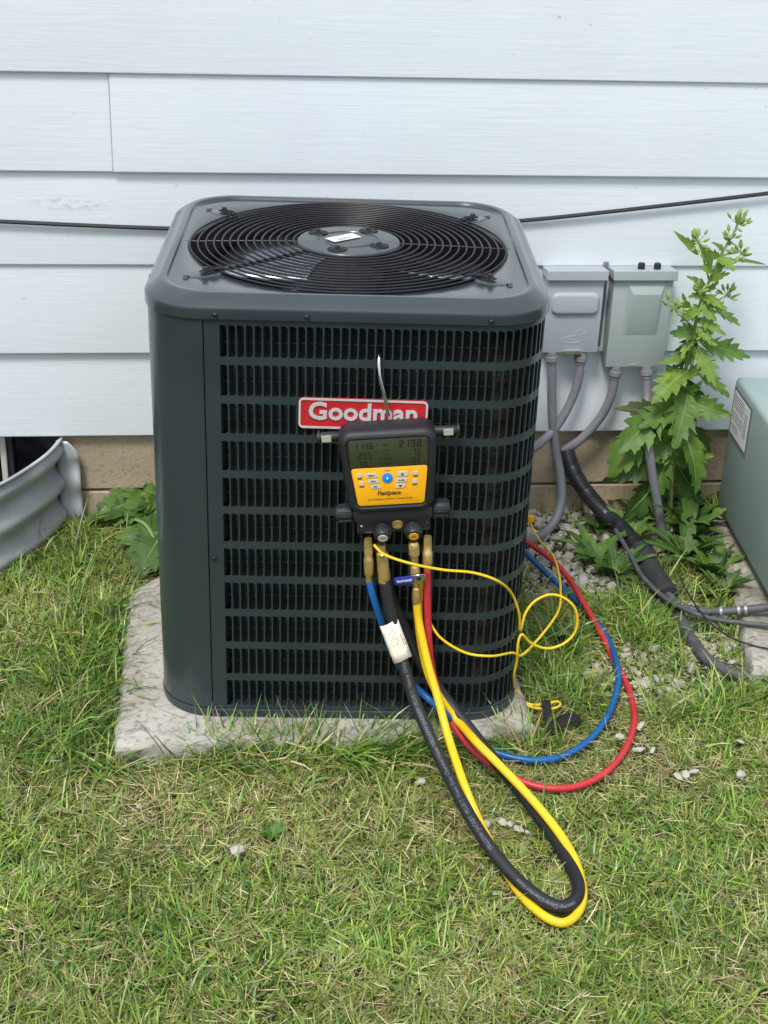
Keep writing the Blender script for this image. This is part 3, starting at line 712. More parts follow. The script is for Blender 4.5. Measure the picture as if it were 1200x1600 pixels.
# ------------------------------------------------------------------ hoses
HOSE_PTS = []      # footprints used to press the grass down
def fitting(A, B, prof, m_, name, parent, n=14):
    A, B = Vector(A), Vector(B); d_ = B - A; L = d_.length
    M = Matrix.Translation(A) @ d_.to_track_quat('Z', 'Y').to_matrix().to_4x4()
    mb = MB(); mb.lathe([(r, t * L) for t, r in prof], n, M); return mb.build(name, m_, parent)
def hose(name, label, pts, r, m_, group=None, cat='hose', wob=0.0, step=0.008):
    P = resample(spline(pts, 12), step)
    root = thing(name, label, cat, P[0], group=group)
    mb = MB(); mb.tube([p - P[0] for p in P], r, 14); mb.build('hose_body', m_, root)
    for p in P:
        if p.z < 0.12: HOSE_PTS.append((p.x, p.y, p.z, r))
    return root, P
def local(root, A): return Vector(A) - root.location
def hose_text(s, root, P, r, start, size, m_, rev=True, view=(-0.10, -0.80, 0.58), embolden=0.0002):
    P = list(reversed(P)) if rev else P
    k0 = min(range(len(P)), key=lambda i: (P[i] - Vector(start)).length)
    v, f = text_mesh(s, size, embolden, 0.0, 0.0, 1.05, 'LEFT'); out = []; vw = Vector(view).normalized()
    acc = [0.0]
    for i in range(k0, len(P) - 1): acc.append(acc[-1] + (P[i + 1] - P[i]).length)
    for x, y, _ in v:
        j = max(0, min(len(acc) - 2, int(np.searchsorted(acc, x)) - 1)); t = (x - acc[j]) / max(1e-6, acc[j + 1] - acc[j])
        c_ = P[k0 + j].lerp(P[k0 + j + 1], t); T = (P[min(len(P) - 1, k0 + j + 2)] - P[max(0, k0 + j - 1)]).normalized()
        nv = (vw - T * vw.dot(T)).normalized(); sd = nv.cross(T); th = (y - size * 0.34) / r
        out.append(c_ + (nv * math.cos(th) + sd * math.sin(th)) * (r + 0.0003) - root.location)
    mb = MB(); mb.add(out, f); return mb.build('lettering', m_, root, smooth=0)

BR_NUT = [(0, .0075), (.08, .0085), (.42, .0085), (.45, .0100), (.80, .0100), (.83, .0078), (1.0, .0072)]
BIG = [(0, .0085), (.20, .0085), (.24, .0118), (.62, .0118), (.66, .0122), (.95, .0122), (1.0, .0128)]
# blue
blue, P = hose('blue_hose', 'blue charging hose curving across the grass to the right of the condenser', [(0.2495, -1.0495, 0.3979), (0.2586, -1.0552, 0.3627), (0.2783, -1.0517, 0.2997), (0.3022, -1.0506, 0.2321), (0.3367, -1.0593, 0.1736), (0.3709, -1.0740, 0.1427), (0.4020, -1.1065, 0.1272)] + [(0.4537, -1.0672, 0.0450), (0.4943, -1.0919, 0.0280), (0.5423, -1.1194, 0.0240), (0.5927, -1.1301, 0.0220), (0.6478, -1.1181, 0.0220), (0.7119, -1.0689, 0.0220), (0.7688, -0.9895, 0.0220), (0.8104, -0.9036, 0.0260), (0.8307, -0.8359, 0.0340), (0.8448, -0.7229, 0.0260), (0.8380, -0.6245, 0.0280), (0.8144, -0.5191, 0.0260), (0.7728, -0.4150, 0.0320), (0.7296, -0.3019, 0.0400), (0.7143, -0.2649, 0.0500), (0.6938, -0.2601, 0.0700)] + [(0.640, -0.335, 0.105), (0.598, -0.380, 0.120)], 0.0072, M_BLUE, 'charging hoses')
a, b_ = [(0.2446, -1.0491, 0.4894), (0.2495, -1.0495, 0.3965)]; fitting(local(blue, a), local(blue, b_), BR_NUT, M_BRASS, 'brass_fitting', blue)
# red
red, P = hose('red_hose', 'red charging hose looping over the grass beyond the blue one', [(0.3598, -1.0581, 0.4283), (0.3631, -1.0584, 0.3548), (0.3688, -1.0638, 0.2710), (0.3795, -1.0667, 0.1982), (0.3992, -1.0782, 0.1324), (0.4255, -1.1084, 0.0908)] + [(0.4688, -1.1444, 0.0500), (0.5189, -1.1761, 0.0280), (0.5647, -1.2077, 0.0220), (0.6134, -1.2200, 0.0200), (0.6666, -1.2108, 0.0200), (0.7283, -1.1688, 0.0200), (0.7866, -1.0896, 0.0180), (0.8252, -1.0031, 0.0180), (0.8436, -0.9121, 0.0140), (0.8469, -0.8318, 0.0140), (0.8417, -0.7508, 0.0180), (0.8320, -0.6619, 0.0300), (0.8167, -0.5500, 0.0440), (0.8049, -0.4316, 0.0460), (0.7824, -0.3247, 0.0420), (0.7427, -0.2331, 0.0400), (0.7125, -0.2347, 0.0600), (0.6836, -0.2630, 0.0900)] + [(0.640, -0.315, 0.130), (0.600, -0.350, 0.150)], 0.0072, M_REDH, 'charging hoses')
a, b_ = [(0.3566, -1.0578, 0.4973), (0.3599, -1.0581, 0.4255)]; fitting(local(red, a), local(red, b_), BR_NUT, M_BRASS, 'brass_fitting', red)
# black
black, PB = hose('black_hose', 'thick black vacuum hose with printed lettering looping onto the lawn', [(0.2782, -1.0567, 0.4056), (0.2877, -1.0655, 0.3538), (0.3005, -1.0805, 0.2978), (0.3178, -1.1050, 0.2324), (0.3412, -1.1419, 0.1673)] + [(0.3794, -1.2348, 0.1050), (0.4125, -1.3526, 0.0780), (0.4467, -1.4417, 0.0580), (0.4826, -1.5058, 0.0440), (0.5203, -1.5499, 0.0360), (0.5512, -1.5657, 0.0340), (0.5781, -1.5464, 0.0340), (0.5905, -1.5065, 0.0330), (0.5861, -1.4471, 0.0320), (0.5711, -1.3706, 0.0330), (0.5454, -1.2996, 0.0420), (0.5130, -1.2325, 0.0600), (0.4783, -1.1690, 0.0800), (0.4435, -1.1120, 0.1050)] + [(0.4094, -1.0690, 0.1350), (0.3719, -1.0500, 0.1876), (0.3417, -1.0376, 0.2377), (0.3216, -1.0300, 0.2840), (0.3014, -1.0254, 0.3300), (0.2862, -1.0233, 0.3766), (0.2758, -1.0224, 0.4288)], 0.0120, M_RUBBER, 'charging hoses')
a, b_ = [(0.2699, -1.0541, 0.4806), (0.2783, -1.0567, 0.4013)]; fitting(local(black, a), local(black, b_), BIG, M_BRASS, 'brass_fitting', black, 16)
st = [(0.4481, -1.4470, 0.0580), (0.5861, -1.5262, 0.0330)]
hose_text('YELLOW JACKET  PLUS II  Heavy Duty Charging Hose  YELLOW JACKET  PLUS II  Heavy Duty', black, PB, 0.0120, st[0], 0.0105, M_GREYPRINT)
hose_text('Heavy Duty Charging Hose', black, PB, 0.0120, [(0.5674, -1.5587, 0.0340)][0], 0.0095, M_GREYPRINT, view=(-0.2, -0.75, 0.6))
# cream tag folded round the black hose
A, B = [(0.2868, -1.0735, 0.3198), (0.3139, -1.0996, 0.2511)]; A, B = Vector(A), Vector(B); T = (B - A).normalized(); vw = Vector((-0.10, -0.80, 0.58)); nv = (vw - T * vw.dot(T)).normalized(); sd = nv.cross(T)
L = (B - A).length
def on_tag(u, v, lift=0.0): return A + T * (u * L) + sd * v + nv * (0.0135 + lift - 0.35 * v * v / 0.02)
vs = []; fs = []
for i in range(5):
    for j in range(7): vs.append(on_tag(i / 4 + 0.015 * math.sin(j), -0.019 + 0.038 * j / 6) - black.location)
fs = [(i * 7 + j, i * 7 + j + 1, (i + 1) * 7 + j + 1, (i + 1) * 7 + j) for i in range(4) for j in range(6)]
mb = MB(); mb.add(vs, fs); tg = mb.build('paper_tag', M_TAG, black, smooth=60); sm = tg.modifiers.new('t', 'SOLIDIFY'); sm.thickness = 0.0008; sm.offset = -1
mb = MB()
for vv, u0, u1, hh in ((0.012, .30, .86, .0018), (0.0155, .5, .9, .0022), (0.004, .18, .55, .0012), (0.000, .14, .62, .0014), (-0.004, .22, .60, .0012), (-0.008, .2, .66, .0012)):
    nseg = 9
    for k in range(nseg):
        if random.random() < 0.35: continue
        ua, ub = u0 + (u1 - u0) * k / nseg, u0 + (u1 - u0) * (k + 0.75) / nseg
        mb.add([on_tag(ua, vv, .0004) - black.location, on_tag(ub, vv, .0004) - black.location, on_tag(ub, vv + hh, .0004) - black.location, on_tag(ua, vv + hh, .0004) - black.location], [(0, 1, 2, 3)])
mb.build('print', M_TAGINK, tg, smooth=0)
# yellow
yel, P = hose('yellow_hose', 'yellow charging hose looping onto the lawn beside the black one', [(0.3414, -1.0617, 0.3573), (0.3478, -1.0672, 0.3101), (0.3640, -1.0935, 0.2383), (0.3822, -1.1301, 0.1802)] + [(0.3975, -1.1850, 0.1280), (0.4152, -1.2889, 0.0920), (0.4372, -1.3567, 0.0550), (0.4662, -1.4432, 0.0260), (0.4875, -1.5191, 0.0220), (0.5169, -1.5726, 0.0220), (0.5467, -1.5918, 0.0220), (0.5774, -1.5696, 0.0230), (0.5965, -1.5238, 0.0260), (0.5990, -1.4572, 0.0340), (0.5851, -1.4018, 0.0460), (0.5583, -1.3490, 0.0640), (0.5243, -1.2963, 0.0840), (0.4888, -1.2469, 0.1020), (0.4528, -1.1950, 0.1180)] + [(0.4287, -1.1066, 0.1080), (0.3967, -1.0911, 0.1473), (0.3742, -1.0723, 0.1870), (0.3601, -1.0551, 0.2362), (0.3496, -1.0443, 0.3035), (0.3476, -1.0381, 0.3935)], 0.0082, M_YELLOW, 'charging hoses')
a, b_, c_, d_ = [(0.3298, -1.0608, 0.4884), (0.3343, -1.0611, 0.4389), (0.3393, -1.0615, 0.3786), (0.3416, -1.0617, 0.3516)]
fitting(local(yel, a), local(yel, b_), [(0, .0075), (.1, .0105), (.55, .0105), (.6, .0078), (1, .0075)], M_BRASS, 'brass_fitting', yel)
fitting(local(yel, b_), local(yel, c_), [(0, .0070), (.08, .0095), (.35, .0098), (.40, .0110), (.62, .0110), (.66, .0085), (.82, .0060), (.86, .0075), (1, .0075)], M_BRASS, 'valve_body', yel)
fitting(local(yel, c_), local(yel, d_), [(0, .0080), (.2, .0086), (.9, .0086), (1, .0080)], M_BRASS, 'ferrule', yel)
# ball valve lever
a, b_ = [(0.3526, -1.0786, 0.4203), (0.2947, -1.0741, 0.4107)]; a, b_ = local(yel, a), local(yel, b_); d_ = (b_ - a); L = d_.length; d_.normalize(); upv = Vector((0, 0, 1)); upv = (upv - d_ * upv.dot(d_)).normalized(); nrm = d_.cross(upv)
if nrm.y > 0: nrm = -nrm
M = Matrix((d_, nrm, upv)).transposed().to_4x4(); M.translation = a
mb = MB(); mb.box(0, L * .42, -0.0008, 0.0008, -0.0075, 0.0075, 0.0006, 1, M); lv = mb.build('valve_lever', M_STEEL, yel)
mb = MB(); mb.box(L * .36, L, -0.0030, 0.0030, -0.0080, 0.0075, 0.0025, 2, M); gr = mb.build('lever_grip', M_LEVER, lv)
mb = MB(); mb.lathe([(0.0045, 0.0008), (0.0045, 0.0028), (0.0028, 0.0034)], 6, M @ Matrix.Translation((L * .20, 0, 0)) @ Matrix.Rotation(R(-90), 4, 'X')); mb.build('nut', M_SCREW, lv)
v_, f_ = text_mesh('YELLOW JACKET', 0.0062, 0.0002); wmax = max(p[0] for p in v_) - min(p[0] for p in v_)
mb = MB(); mb.add([M @ Vector((L * .67 - p[0] / wmax * L * .52, 0.0034, p[1] - 0.0022)) for p in v_], f_); mb.build('lettering', M_WHITE, gr, smooth=0)

# ------------------------------------------------------------------ yellow probe leads and hook strap
def wire(name, label, pts, r, m_, cat, group=None, step=0.006, nseg=8):
    P = resample(spline(pts, 12), step); mb = MB(); mb.tube([p - P[0] for p in P], r, nseg)
    o = mb.build(name, m_); o.location = P[0]; tag(o, label, cat, group)
    for p in P[::2]:
        if p.z < 0.05: HOSE_PTS.append((p.x, p.y, p.z, r))
    return o
for k in range(6):
    q = [(0.6261, -1.0259, 0.0300)][0]; HOSE_PTS.append((q[0] + 0.012 * k, q[1] + 0.004 * k, 0.030, 0.020))
w1 = wire('probe_wire', 'thin yellow probe wire with a round loop hanging beside the condenser corner', [(0.2533, -1.0728, 0.4895), (0.2724, -1.0804, 0.4727), (0.3206, -1.0881, 0.4567), (0.3835, -1.0800, 0.4371), (0.4465, -1.0749, 0.4259), (0.4962, -1.0688, 0.4030)] + [(0.5366, -1.0200, 0.3457), (0.5587, -1.0000, 0.2892), (0.5690, -0.9800, 0.2363), (0.5800, -0.9650, 0.2679), (0.6000, -0.9550, 0.2902), (0.6306, -0.9500, 0.3016), (0.6606, -0.9500, 0.2933), (0.6856, -0.9500, 0.2685), (0.6943, -0.9500, 0.2331), (0.6877, -0.9500, 0.2023), (0.6627, -0.9550, 0.1828), (0.6309, -0.9600, 0.1791), (0.5965, -0.9700, 0.1987), (0.5712, -0.9850, 0.2302), (0.5641, -0.9900, 0.2075), (0.5665, -0.9850, 0.1704), (0.5650, -0.9750, 0.1249)] + [(0.5805, -0.9256, 0.0550), (0.5900, -0.9401, 0.0400), (0.6075, -0.9531, 0.0320), (0.6295, -0.9609, 0.0300), (0.6582, -0.9623, 0.0300), (0.6749, -0.9542, 0.0320), (0.6716, -0.9426, 0.0340), (0.6329, -0.9555, 0.0360), (0.6028, -0.9468, 0.0360), (0.5877, -0.9185, 0.0500)], 0.0027, M_YWIRE, 'cable')
w2 = wire('probe_wire', 'thin yellow probe wire running from the gauge down past the louvers to an orange clamp', [(0.3651, -1.0415, 0.3305), (0.3716, -1.0500, 0.3034), (0.3947, -1.0598, 0.2707), (0.4442, -1.0637, 0.2391), (0.4960, -1.0637, 0.2301)] + [(0.5478, -1.0150, 0.2053), (0.5738, -0.9850, 0.1794), (0.6118, -0.9400, 0.1812), (0.6583, -0.8800, 0.1935), (0.6929, -0.8000, 0.1801), (0.7159, -0.7100, 0.1680), (0.7333, -0.6100, 0.1594), (0.7411, -0.5100, 0.1521), (0.7278, -0.4100, 0.1426), (0.7201, -0.3400, 0.1506)], 0.0026, M_YWIRE, 'cable')
mb = MB(); q = Vector([(0.7192, -0.3400, 0.1613)][0]); mb.box(-0.008, 0.008, -0.006, 0.006, -0.006, 0.012, 0.003, 2); cl = mb.build('clamp', M_YPANEL, w2); cl.location = q - w2.location
a = [(0.6400, -0.9678, 0.0360)][0]
strap = thing('hook_strap', 'black fabric hook strap holding the end of the yellow wire', 'strap', (a[0], a[1], 0.006))
mb = MB()
sp = [(0.0, -0.006, 0.010), (0.0, -0.011, 0.040), (0.0, -0.004, 0.046), (0.0, 0.004, 0.040), (0.002, 0.000, 0.016)]
P = spline([(0, 0.004, 0.030), (0, 0.006, 0.043), (0, -0.003, 0.047), (-0.001, -0.014, 0.042), (-0.002, -0.040, 0.034), (-0.004, -0.072, 0.026)], 6)
vs = []; fs = []
for p in P: vs += [(p.x - 0.0095, p.y, p.z), (p.x + 0.0095, p.y, p.z)]
fs = [(2 * i, 2 * i + 1, 2 * i + 3, 2 * i + 2) for i in range(len(P) - 1)]
mb.add(vs, fs); o = mb.build('band', M_STRAP, strap); sm = o.modifiers.new('t', 'SOLIDIFY'); sm.thickness = 0.002
mb = MB(); vs = []; fs = []
for i in range(9):
    t = i / 8; vs += [(0.014 + 0.056 * t, -0.072 + 0.022 * t, 0.024 + 0.010 * math.sin(3 * t)), (0.012 + 0.054 * t, -0.044 + 0.026 * t, 0.027 + 0.011 * math.sin(3 * t + .4))]
fs = [(2 * i, 2 * i + 1, 2 * i + 3, 2 * i + 2) for i in range(8)]
mb.add(vs, fs); o = mb.build('tail', M_STRAP, strap); sm = o.modifiers.new('t', 'SOLIDIFY'); sm.thickness = 0.002

# ------------------------------------------------------------------ electrical boxes and conduits on the wall
def elbox(name, label, x0, x1, z0, z1, hood_top, m_, panel):
    t = thing(name, label, 'electrical box', ((x0 + x1) / 2, 0, z0), group=None); cx = (x0 + x1) / 2
    mb = MB(); mb.box(x0 - cx, x1 - cx, -0.048, 0.004, 0.002, z1 - z0, 0.002, 2); mb.build('case', m_, t)
    mb = MB(); mb.box(x0 - cx - 0.002, x1 - cx + 0.002, -0.0555, -0.0495, 0.0, z1 - z0 - 0.002, 0.0022, 2); cv = mb.build('cover', m_, t)
    mb = MB(); e = 0.008; mb.add([(x0 - cx - e, 0.003, z1 - z0 + 0.0002), (x1 - cx + e, 0.003, z1 - z0 + 0.0002), (x1 - cx + e, -0.068, z1 - z0 + 0.0002), (x0 - cx - e, -0.068, z1 - z0 + 0.0002),
            (x0 - cx - e, 0.003, hood_top - z0 - 0.008), (x1 - cx + e, 0.003, hood_top - z0 - 0.008), (x1 - cx + e, -0.066, hood_top - z0), (x0 - cx - e, -0.066, hood_top - z0)],
           [(0, 3, 2, 1), (4, 5, 6, 7), (0, 1, 5, 4), (1, 2, 6, 5), (2, 3, 7, 6), (3, 0, 4, 7)])
    bm_o = mb.build('hood', m_, t); bv = bm_o.modifiers.new('b', 'BEVEL'); bv.width = 0.002; bv.segments = 2
    return t, cv, cx
bx1, cv1, cx1 = elbox('disconnect_box', 'pale grey disconnect box with an embossed duck on its cover', 0.780, 0.919, 0.4925, 0.6855, 0.7115, M_BOX, 'pill')
mb = loft([(-0.0550, 0.0), (-0.0600, 0.001), (-0.0640, 0.005), (-0.0650, 0.010)], lambda i: rrect(0.124 - 2 * i, 0.058 - 2 * i, max(0.004, 0.018 - i), 6))
o = mb.build('raised_panel', M_BOX, cv1); o.location = (0.0015, 0, 0.131)
duck = [(0.0, 0.006), (0.010, 0.0), (0.034, -0.002), (0.050, 0.002), (0.053, 0.010), (0.048, 0.017), (0.0495, 0.0205), (0.060, 0.021), (0.0675, 0.0235), (0.058, 0.0265), (0.053, 0.031), (0.045, 0.031), (0.0395, 0.026), (0.0405, 0.0195), (0.036, 0.0155), (0.020, 0.0145), (0.006, 0.0095)]
duck = [(x - 0.031, z) for x, z in duck]
mb = MB(); mb.tube(resample(spline([(x, -0.0556, z) for x, z in duck], 5, True) + [Vector((duck[0][0], -0.0556, duck[0][1]))], 0.0015), 0.0009, 6)
mb.tube([(-0.022, -0.0556, 0.006), (-0.005, -0.0556, 0.0075), (0.012, -0.0556, 0.0068)], 0.0006, 5)
o = mb.build('duck_emblem', M_BOX, cv1); o.location = (0.003, 0, 0.029)
mb = MB(); mb.prism(rrect(0.046, 0.008, 0.0035), -0.0605, -0.0557); o = mb.build('latch', M_STEEL, cv1); o.location = (0.006, 0, 0.0015)
mb = MB(); mb.box(0.927, 0.941, -0.004, -0.0005, 0.490, 0.715, 0.001, 1); o = mb.build('mounting_flange', M_CONDUIT, bx1); o.location = (-cx1, 0, -0.4925)
bx2, cv2, cx2 = elbox('disconnect_box', 'larger pale green-grey disconnect box with two black knobs on top', 0.948, 1.096, 0.4525, 0.6855, 0.7115, M_BOX2, 'trap')
mb = MB(); a4 = [(0.052, 0.046), (-0.044, 0.046), (-0.050, -0.088), (0.046, -0.088)]
mb.add([(x, -0.0552, z) for x, z in a4] + [(x * 0.74 + 0.002, -0.0665 if z > 0 else -0.0562, z * (0.45 if z > 0 else 1.0)) for x, z in a4], [(0, 1, 2, 3), (7, 6, 5, 4)] + [(i, (i + 1) % 4, 4 + (i + 1) % 4, 4 + i) for i in range(4)])
o = mb.build('raised_panel', M_BOX2, cv2); o.location = (0.004, 0, 0.1765); bv = o.modifiers.new('b', 'BEVEL'); bv.width = 0.004; bv.segments = 3; bv.angle_limit = R(10)
mb = MB(); mb.prism(rrect(0.020, 0.006, 0.0025), -0.0590, -0.0557); o = mb.build('latch', M_STEEL, cv2); o.location = (-0.005, 0, 0.0025)
for x, y in ((1.0150, -0.040), (1.0555, -0.042)):
    mb = MB(); mb.lathe([(0.0075, 0), (0.0090, 0.003), (0.0090, 0.016), (0.0075, 0.019), (0.004, 0.020)], 16, Matrix.Translation((x - cx2, y, 0.2525))); mb.build('knob', M_BLACK, bx2)
def conduit(label, pts, r=0.0118, nut=True, name='conduit'):
    P = resample(spline(pts, 12), 0.004); root = thing(name, label, 'conduit', P[0], group='flexible conduits under the boxes')
    mb = MB(); mb.tube([p - P[0] for p in P], [r * (1 + 0.018 * (k % 2)) for k in range(len(P))], 14); mb.build('tube', M_CONDUIT, root)
    if nut:
        d_ = (P[4] - P[0]).normalized(); fitting(Vector((0, 0, 0)) - d_ * 0.008, d_ * 0.026, [(0, r * 1.25), (.35, r * 1.28), (.38, r * 1.45), (.72, r * 1.45), (.76, r * 1.2), (1, r * 1.15)], M_CONDUIT, 'connector', root)
    for p in P[::3]:
        if p.z < 0.06: HOSE_PTS.append((p.x, p.y, p.z, r))
conduit('grey conduit dropping straight from the duck-embossed box down to the gravel', [(0.8051, -0.0450, 0.4853), (0.8122, -0.0450, 0.4029), (0.8199, -0.0520, 0.3163), (0.8344, -0.0600, 0.2284), (0.8531, -0.0700, 0.1492), (0.8559, -0.0900, 0.0890), (0.8348, -0.1200, 0.0417)] + [(0.7953, -0.1540, 0.0200), (0.7434, -0.2071, 0.0300), (0.7008, -0.2293, 0.0500)] + [(0.660, -0.24, 0.08), (0.610, -0.30, 0.13)])
conduit('grey conduit bending from the duck-embossed box back behind the condenser', [(0.8832, -0.0400, 0.4831), (0.8827, -0.0400, 0.4182), (0.8694, -0.0420, 0.3567), (0.8378, -0.0500, 0.2917), (0.7992, -0.0700, 0.2571), (0.7550, -0.1100, 0.2463), (0.7034, -0.1600, 0.2532)] + [(0.66, -0.22, 0.21), (0.612, -0.32, 0.22)])
conduit('grey conduit curving from the larger box into the black taped line set', [(0.9768, -0.0450, 0.4443), (0.9753, -0.0430, 0.3832), (0.9615, -0.0400, 0.3263), (0.9337, -0.0350, 0.2734), (0.9008, -0.0300, 0.2328), (0.8653, -0.0220, 0.2036)])
conduit('grey conduit running from the larger box down between the thistle leaves', [(1.0566, -0.0500, 0.4458), (1.0611, -0.0700, 0.3756), (1.0521, -0.1250, 0.3271), (1.0495, -0.1750, 0.2773), (1.0644, -0.1900, 0.2027), (1.0863, -0.1950, 0.1221), (1.1058, -0.1950, 0.0468)] + [(1.1164, -0.1981, -0.0050)])

# ------------------------------------------------------------------ insulated line set and pipes to the cabinet
def run(name, label, cat, pts, r, m_, step=0.008, n=12, rv=0.0, group=None):
    P = resample(spline(pts, 12), step); root = thing(name, label, cat, P[0], group=group)
    rs = [r * (1 + rv * math.sin(k * 0.9) + rv * 0.6 * math.sin(k * 2.3)) for k in range(len(P))]
    mb = MB(); mb.tube([p - P[0] for p in P], rs, n); mb.build('tube', m_, root)
    for p in P[::2]: HOSE_PTS.append((p.x, p.y, p.z, r))
    return root, P
ls, P = run('line_set', 'black taped line set slanting from the foundation to bare foam insulation', 'pipe', [(0.8726, -0.0200, 0.2045), (0.8908, -0.0450, 0.1557), (0.9235, -0.0750, 0.1072), (0.9723, -0.1100, 0.0590)] + [(1.0047, -0.1936, 0.0480), (1.0260, -0.3034, 0.0420)], 0.0215, M_TAPE, 0.010, 14, 0.02)
for k in range(6, len(P) - 2, 7):
    d_ = (P[k + 1] - P[k - 1]).normalized(); fitting(P[k] - P[0] - d_ * 0.013, P[k] - P[0] + d_ * 0.013, [(0, .0216), (.1, .0226), (.9, .0224), (1, .0214)], M_TAPE, 'tape_wrap', ls, 16)
Q = resample(spline([(1.0230, -0.2895, 0.0420), (1.0251, -0.3940, 0.0400), (1.0337, -0.5154, 0.0380)], 8), 0.01); mb = MB(); mb.tube([p - P[0] for p in Q], [0.0275] * (len(Q) - 1) + [0.026], 18); mb.build('foam_sleeve', M_FOAM, ls)
sp_, P = run('suction_pipe', 'grey pipe with metal collars running from the foam sleeve into the sage cabinet', 'pipe', [(1.0305, -0.5032, 0.0400), (1.0473, -0.5657, 0.0420), (1.0802, -0.6009, 0.0460), (1.1341, -0.6232, 0.0560), (1.2329, -0.6437, 0.0760), (1.2679, -0.6512, 0.0830)], 0.0098, M_GREYPIPE)
for q in [(1.1255, -0.6217, 0.0545), (1.1651, -0.6302, 0.0620), (1.1808, -0.6331, 0.0650)]:
    k = min(range(1, len(P) - 1), key=lambda i: (P[i] - Vector(q)).length); d_ = (P[k + 1] - P[k - 1]).normalized()
    fitting(P[k] - P[0] - d_ * .004, P[k] - P[0] + d_ * .004, [(0, .0112), (.15, .0124), (.85, .0124), (1, .0112)], mat('dull_clamp_steel', (0.30, 0.32, 0.34), rough=0.45, metal=0.4), 'collar', sp_)
run('service_cable', 'slim grey cable alongside the foam sleeve under the suction pipe', 'cable', [(0.9804, -0.1990, 0.0550), (0.9815, -0.3386, 0.0600), (0.9861, -0.4537, 0.0560), (1.0168, -0.5477, 0.0500), (1.0618, -0.6094, 0.0480), (1.1110, -0.6501, 0.0500), (1.2152, -0.7007, 0.0620), (1.2524, -0.7213, 0.0700)], 0.0058, M_GREYPIPE)
run('drain_hose', 'thick grey hose lying on the gravel in front of the cabinet slab', 'hose', [(1.0511, -0.4991, 0.0120), (1.0465, -0.5905, 0.0160), (1.0441, -0.6719, 0.0180), (1.0536, -0.7610, 0.0180), (1.0847, -0.8184, 0.0180), (1.1267, -0.8470, 0.0200), (1.2081, -0.8648, 0.0240)], 0.0138, M_GREYPIPE)
wire('loose_wire', 'thin dark loose wire sagging across the pipes towards the cabinet', [(1.0825, -0.4404, 0.0500), (1.0714, -0.5708, 0.0620), (1.0869, -0.6524, 0.0520), (1.1154, -0.7107, 0.0450), (1.1572, -0.7650, 0.0500), (1.2380, -0.8093, 0.0550)], 0.0022, M_CABLE, 'cable')
wire('loose_wire', 'thin dark wire looping among the weeds beside the cabinet skirt', [(1.1885, -0.2510, 0.0500), (1.2111, -0.2993, 0.0620), (1.2327, -0.3380, 0.0600), (1.2078, -0.3833, 0.0520), (1.1771, -0.3418, 0.0300)], 0.0018, M_CABLE, 'cable')

# black cable tacked along the siding
wire('wall_cable', 'black cable strung along the white siding behind the condenser', [(-0.7589, -0.0060, 0.8193), (-0.5522, -0.0060, 0.8112), (-0.3577, -0.0060, 0.8029), (-0.1574, -0.0050, 0.7959), (0.0862, -0.0040, 0.7905), (0.3682, -0.0040, 0.7934), (0.6850, -0.0050, 0.8178), (0.9243, -0.0060, 0.8435), (1.3264, -0.0060, 0.8928), (1.5849, -0.0060, 0.9301)], 0.0052, M_CABLE, 'cable', step=0.02)

# ------------------------------------------------------------------ galvanised window well
well = thing('window_well', 'corrugated galvanised steel window well in front of the dark basement window', 'window well', (-0.46, 0.0, 0.0))
top = resample(spline([(-0.457, 0.004, 0), (-0.478, -0.080, 0), (-0.517, -0.168, 0), (-0.570, -0.258, 0), (-0.650, -0.345, 0), (-0.770, -0.41, 0), (-0.92, -0.43, 0), (-1.07, -0.40, 0), (-1.20, -0.30, 0), (-1.26, -0.12, 0), (-1.27, 0.004, 0)], 8), 0.02)
prof = [(z, 0.014 * math.sin((0.235 - z) / 0.092 * 2 * math.pi)) for z in np.linspace(-0.03, 0.228, 34)] + [(0.236, 0.000), (0.243, 0.003), (0.247, 0.009), (0.245, 0.014), (0.240, 0.015)]
vs = []; fs = []; K = len(prof)
for i, p in enumerate(top):
    t = (top[min(i + 1, len(top) - 1)] - top[max(i - 1, 0)]).normalized(); nrm = Vector((-t.y, t.x, 0)) * -1
    nrm = Vector((t.y, -t.x, 0)); nrm = nrm if nrm.dot(Vector((p.x + 0.86, p.y, 0))) > 0 else -nrm
    for z, o_ in prof: q = p + nrm * o_; vs.append((q.x + 0.46, q.y, z))
fs = [(i * K + j, (i + 1) * K + j, (i + 1) * K + j + 1, i * K + j + 1) for i in range(len(top) - 1) for j in range(K - 1)]
mb = MB(); mb.add(vs, fs); o = mb.build('corrugated_wall', M_GALV, well, smooth=60); sm = o.modifiers.new('t', 'SOLIDIFY'); sm.thickness = 0.0016
# flange against the foundation: follows the corrugation at its inner edge, scalloped at its outer edge
vs = []; zs = np.linspace(-0.02, 0.238, 30)
for z in zs:
    xo = 0.055 - 0.030 * max(0.0, (z - 0.19) / 0.05) ** 2
    for t in np.linspace(0, 1, 6): vs.append((-0.002 + t * (xo + 0.002), 0.004 - 0.006 * math.sin((0.235 - z) / 0.092 * 2 * math.pi) * (0.25 + 0.75 * t) * (1.0 if z < 0.2 else 0.3) - 0.012 * (1 - (1 - t) ** 2) * 0.6 - 0.004, z))
fs = [(i * 6 + j, i * 6 + j + 1, (i + 1) * 6 + j + 1, (i + 1) * 6 + j) for i in range(len(zs) - 1) for j in range(5)]
mb = MB(); mb.add(vs, fs); o = mb.build('flange', M_GALV, well, smooth=60); sm = o.modifiers.new('t', 'SOLIDIFY'); sm.thickness = 0.0016

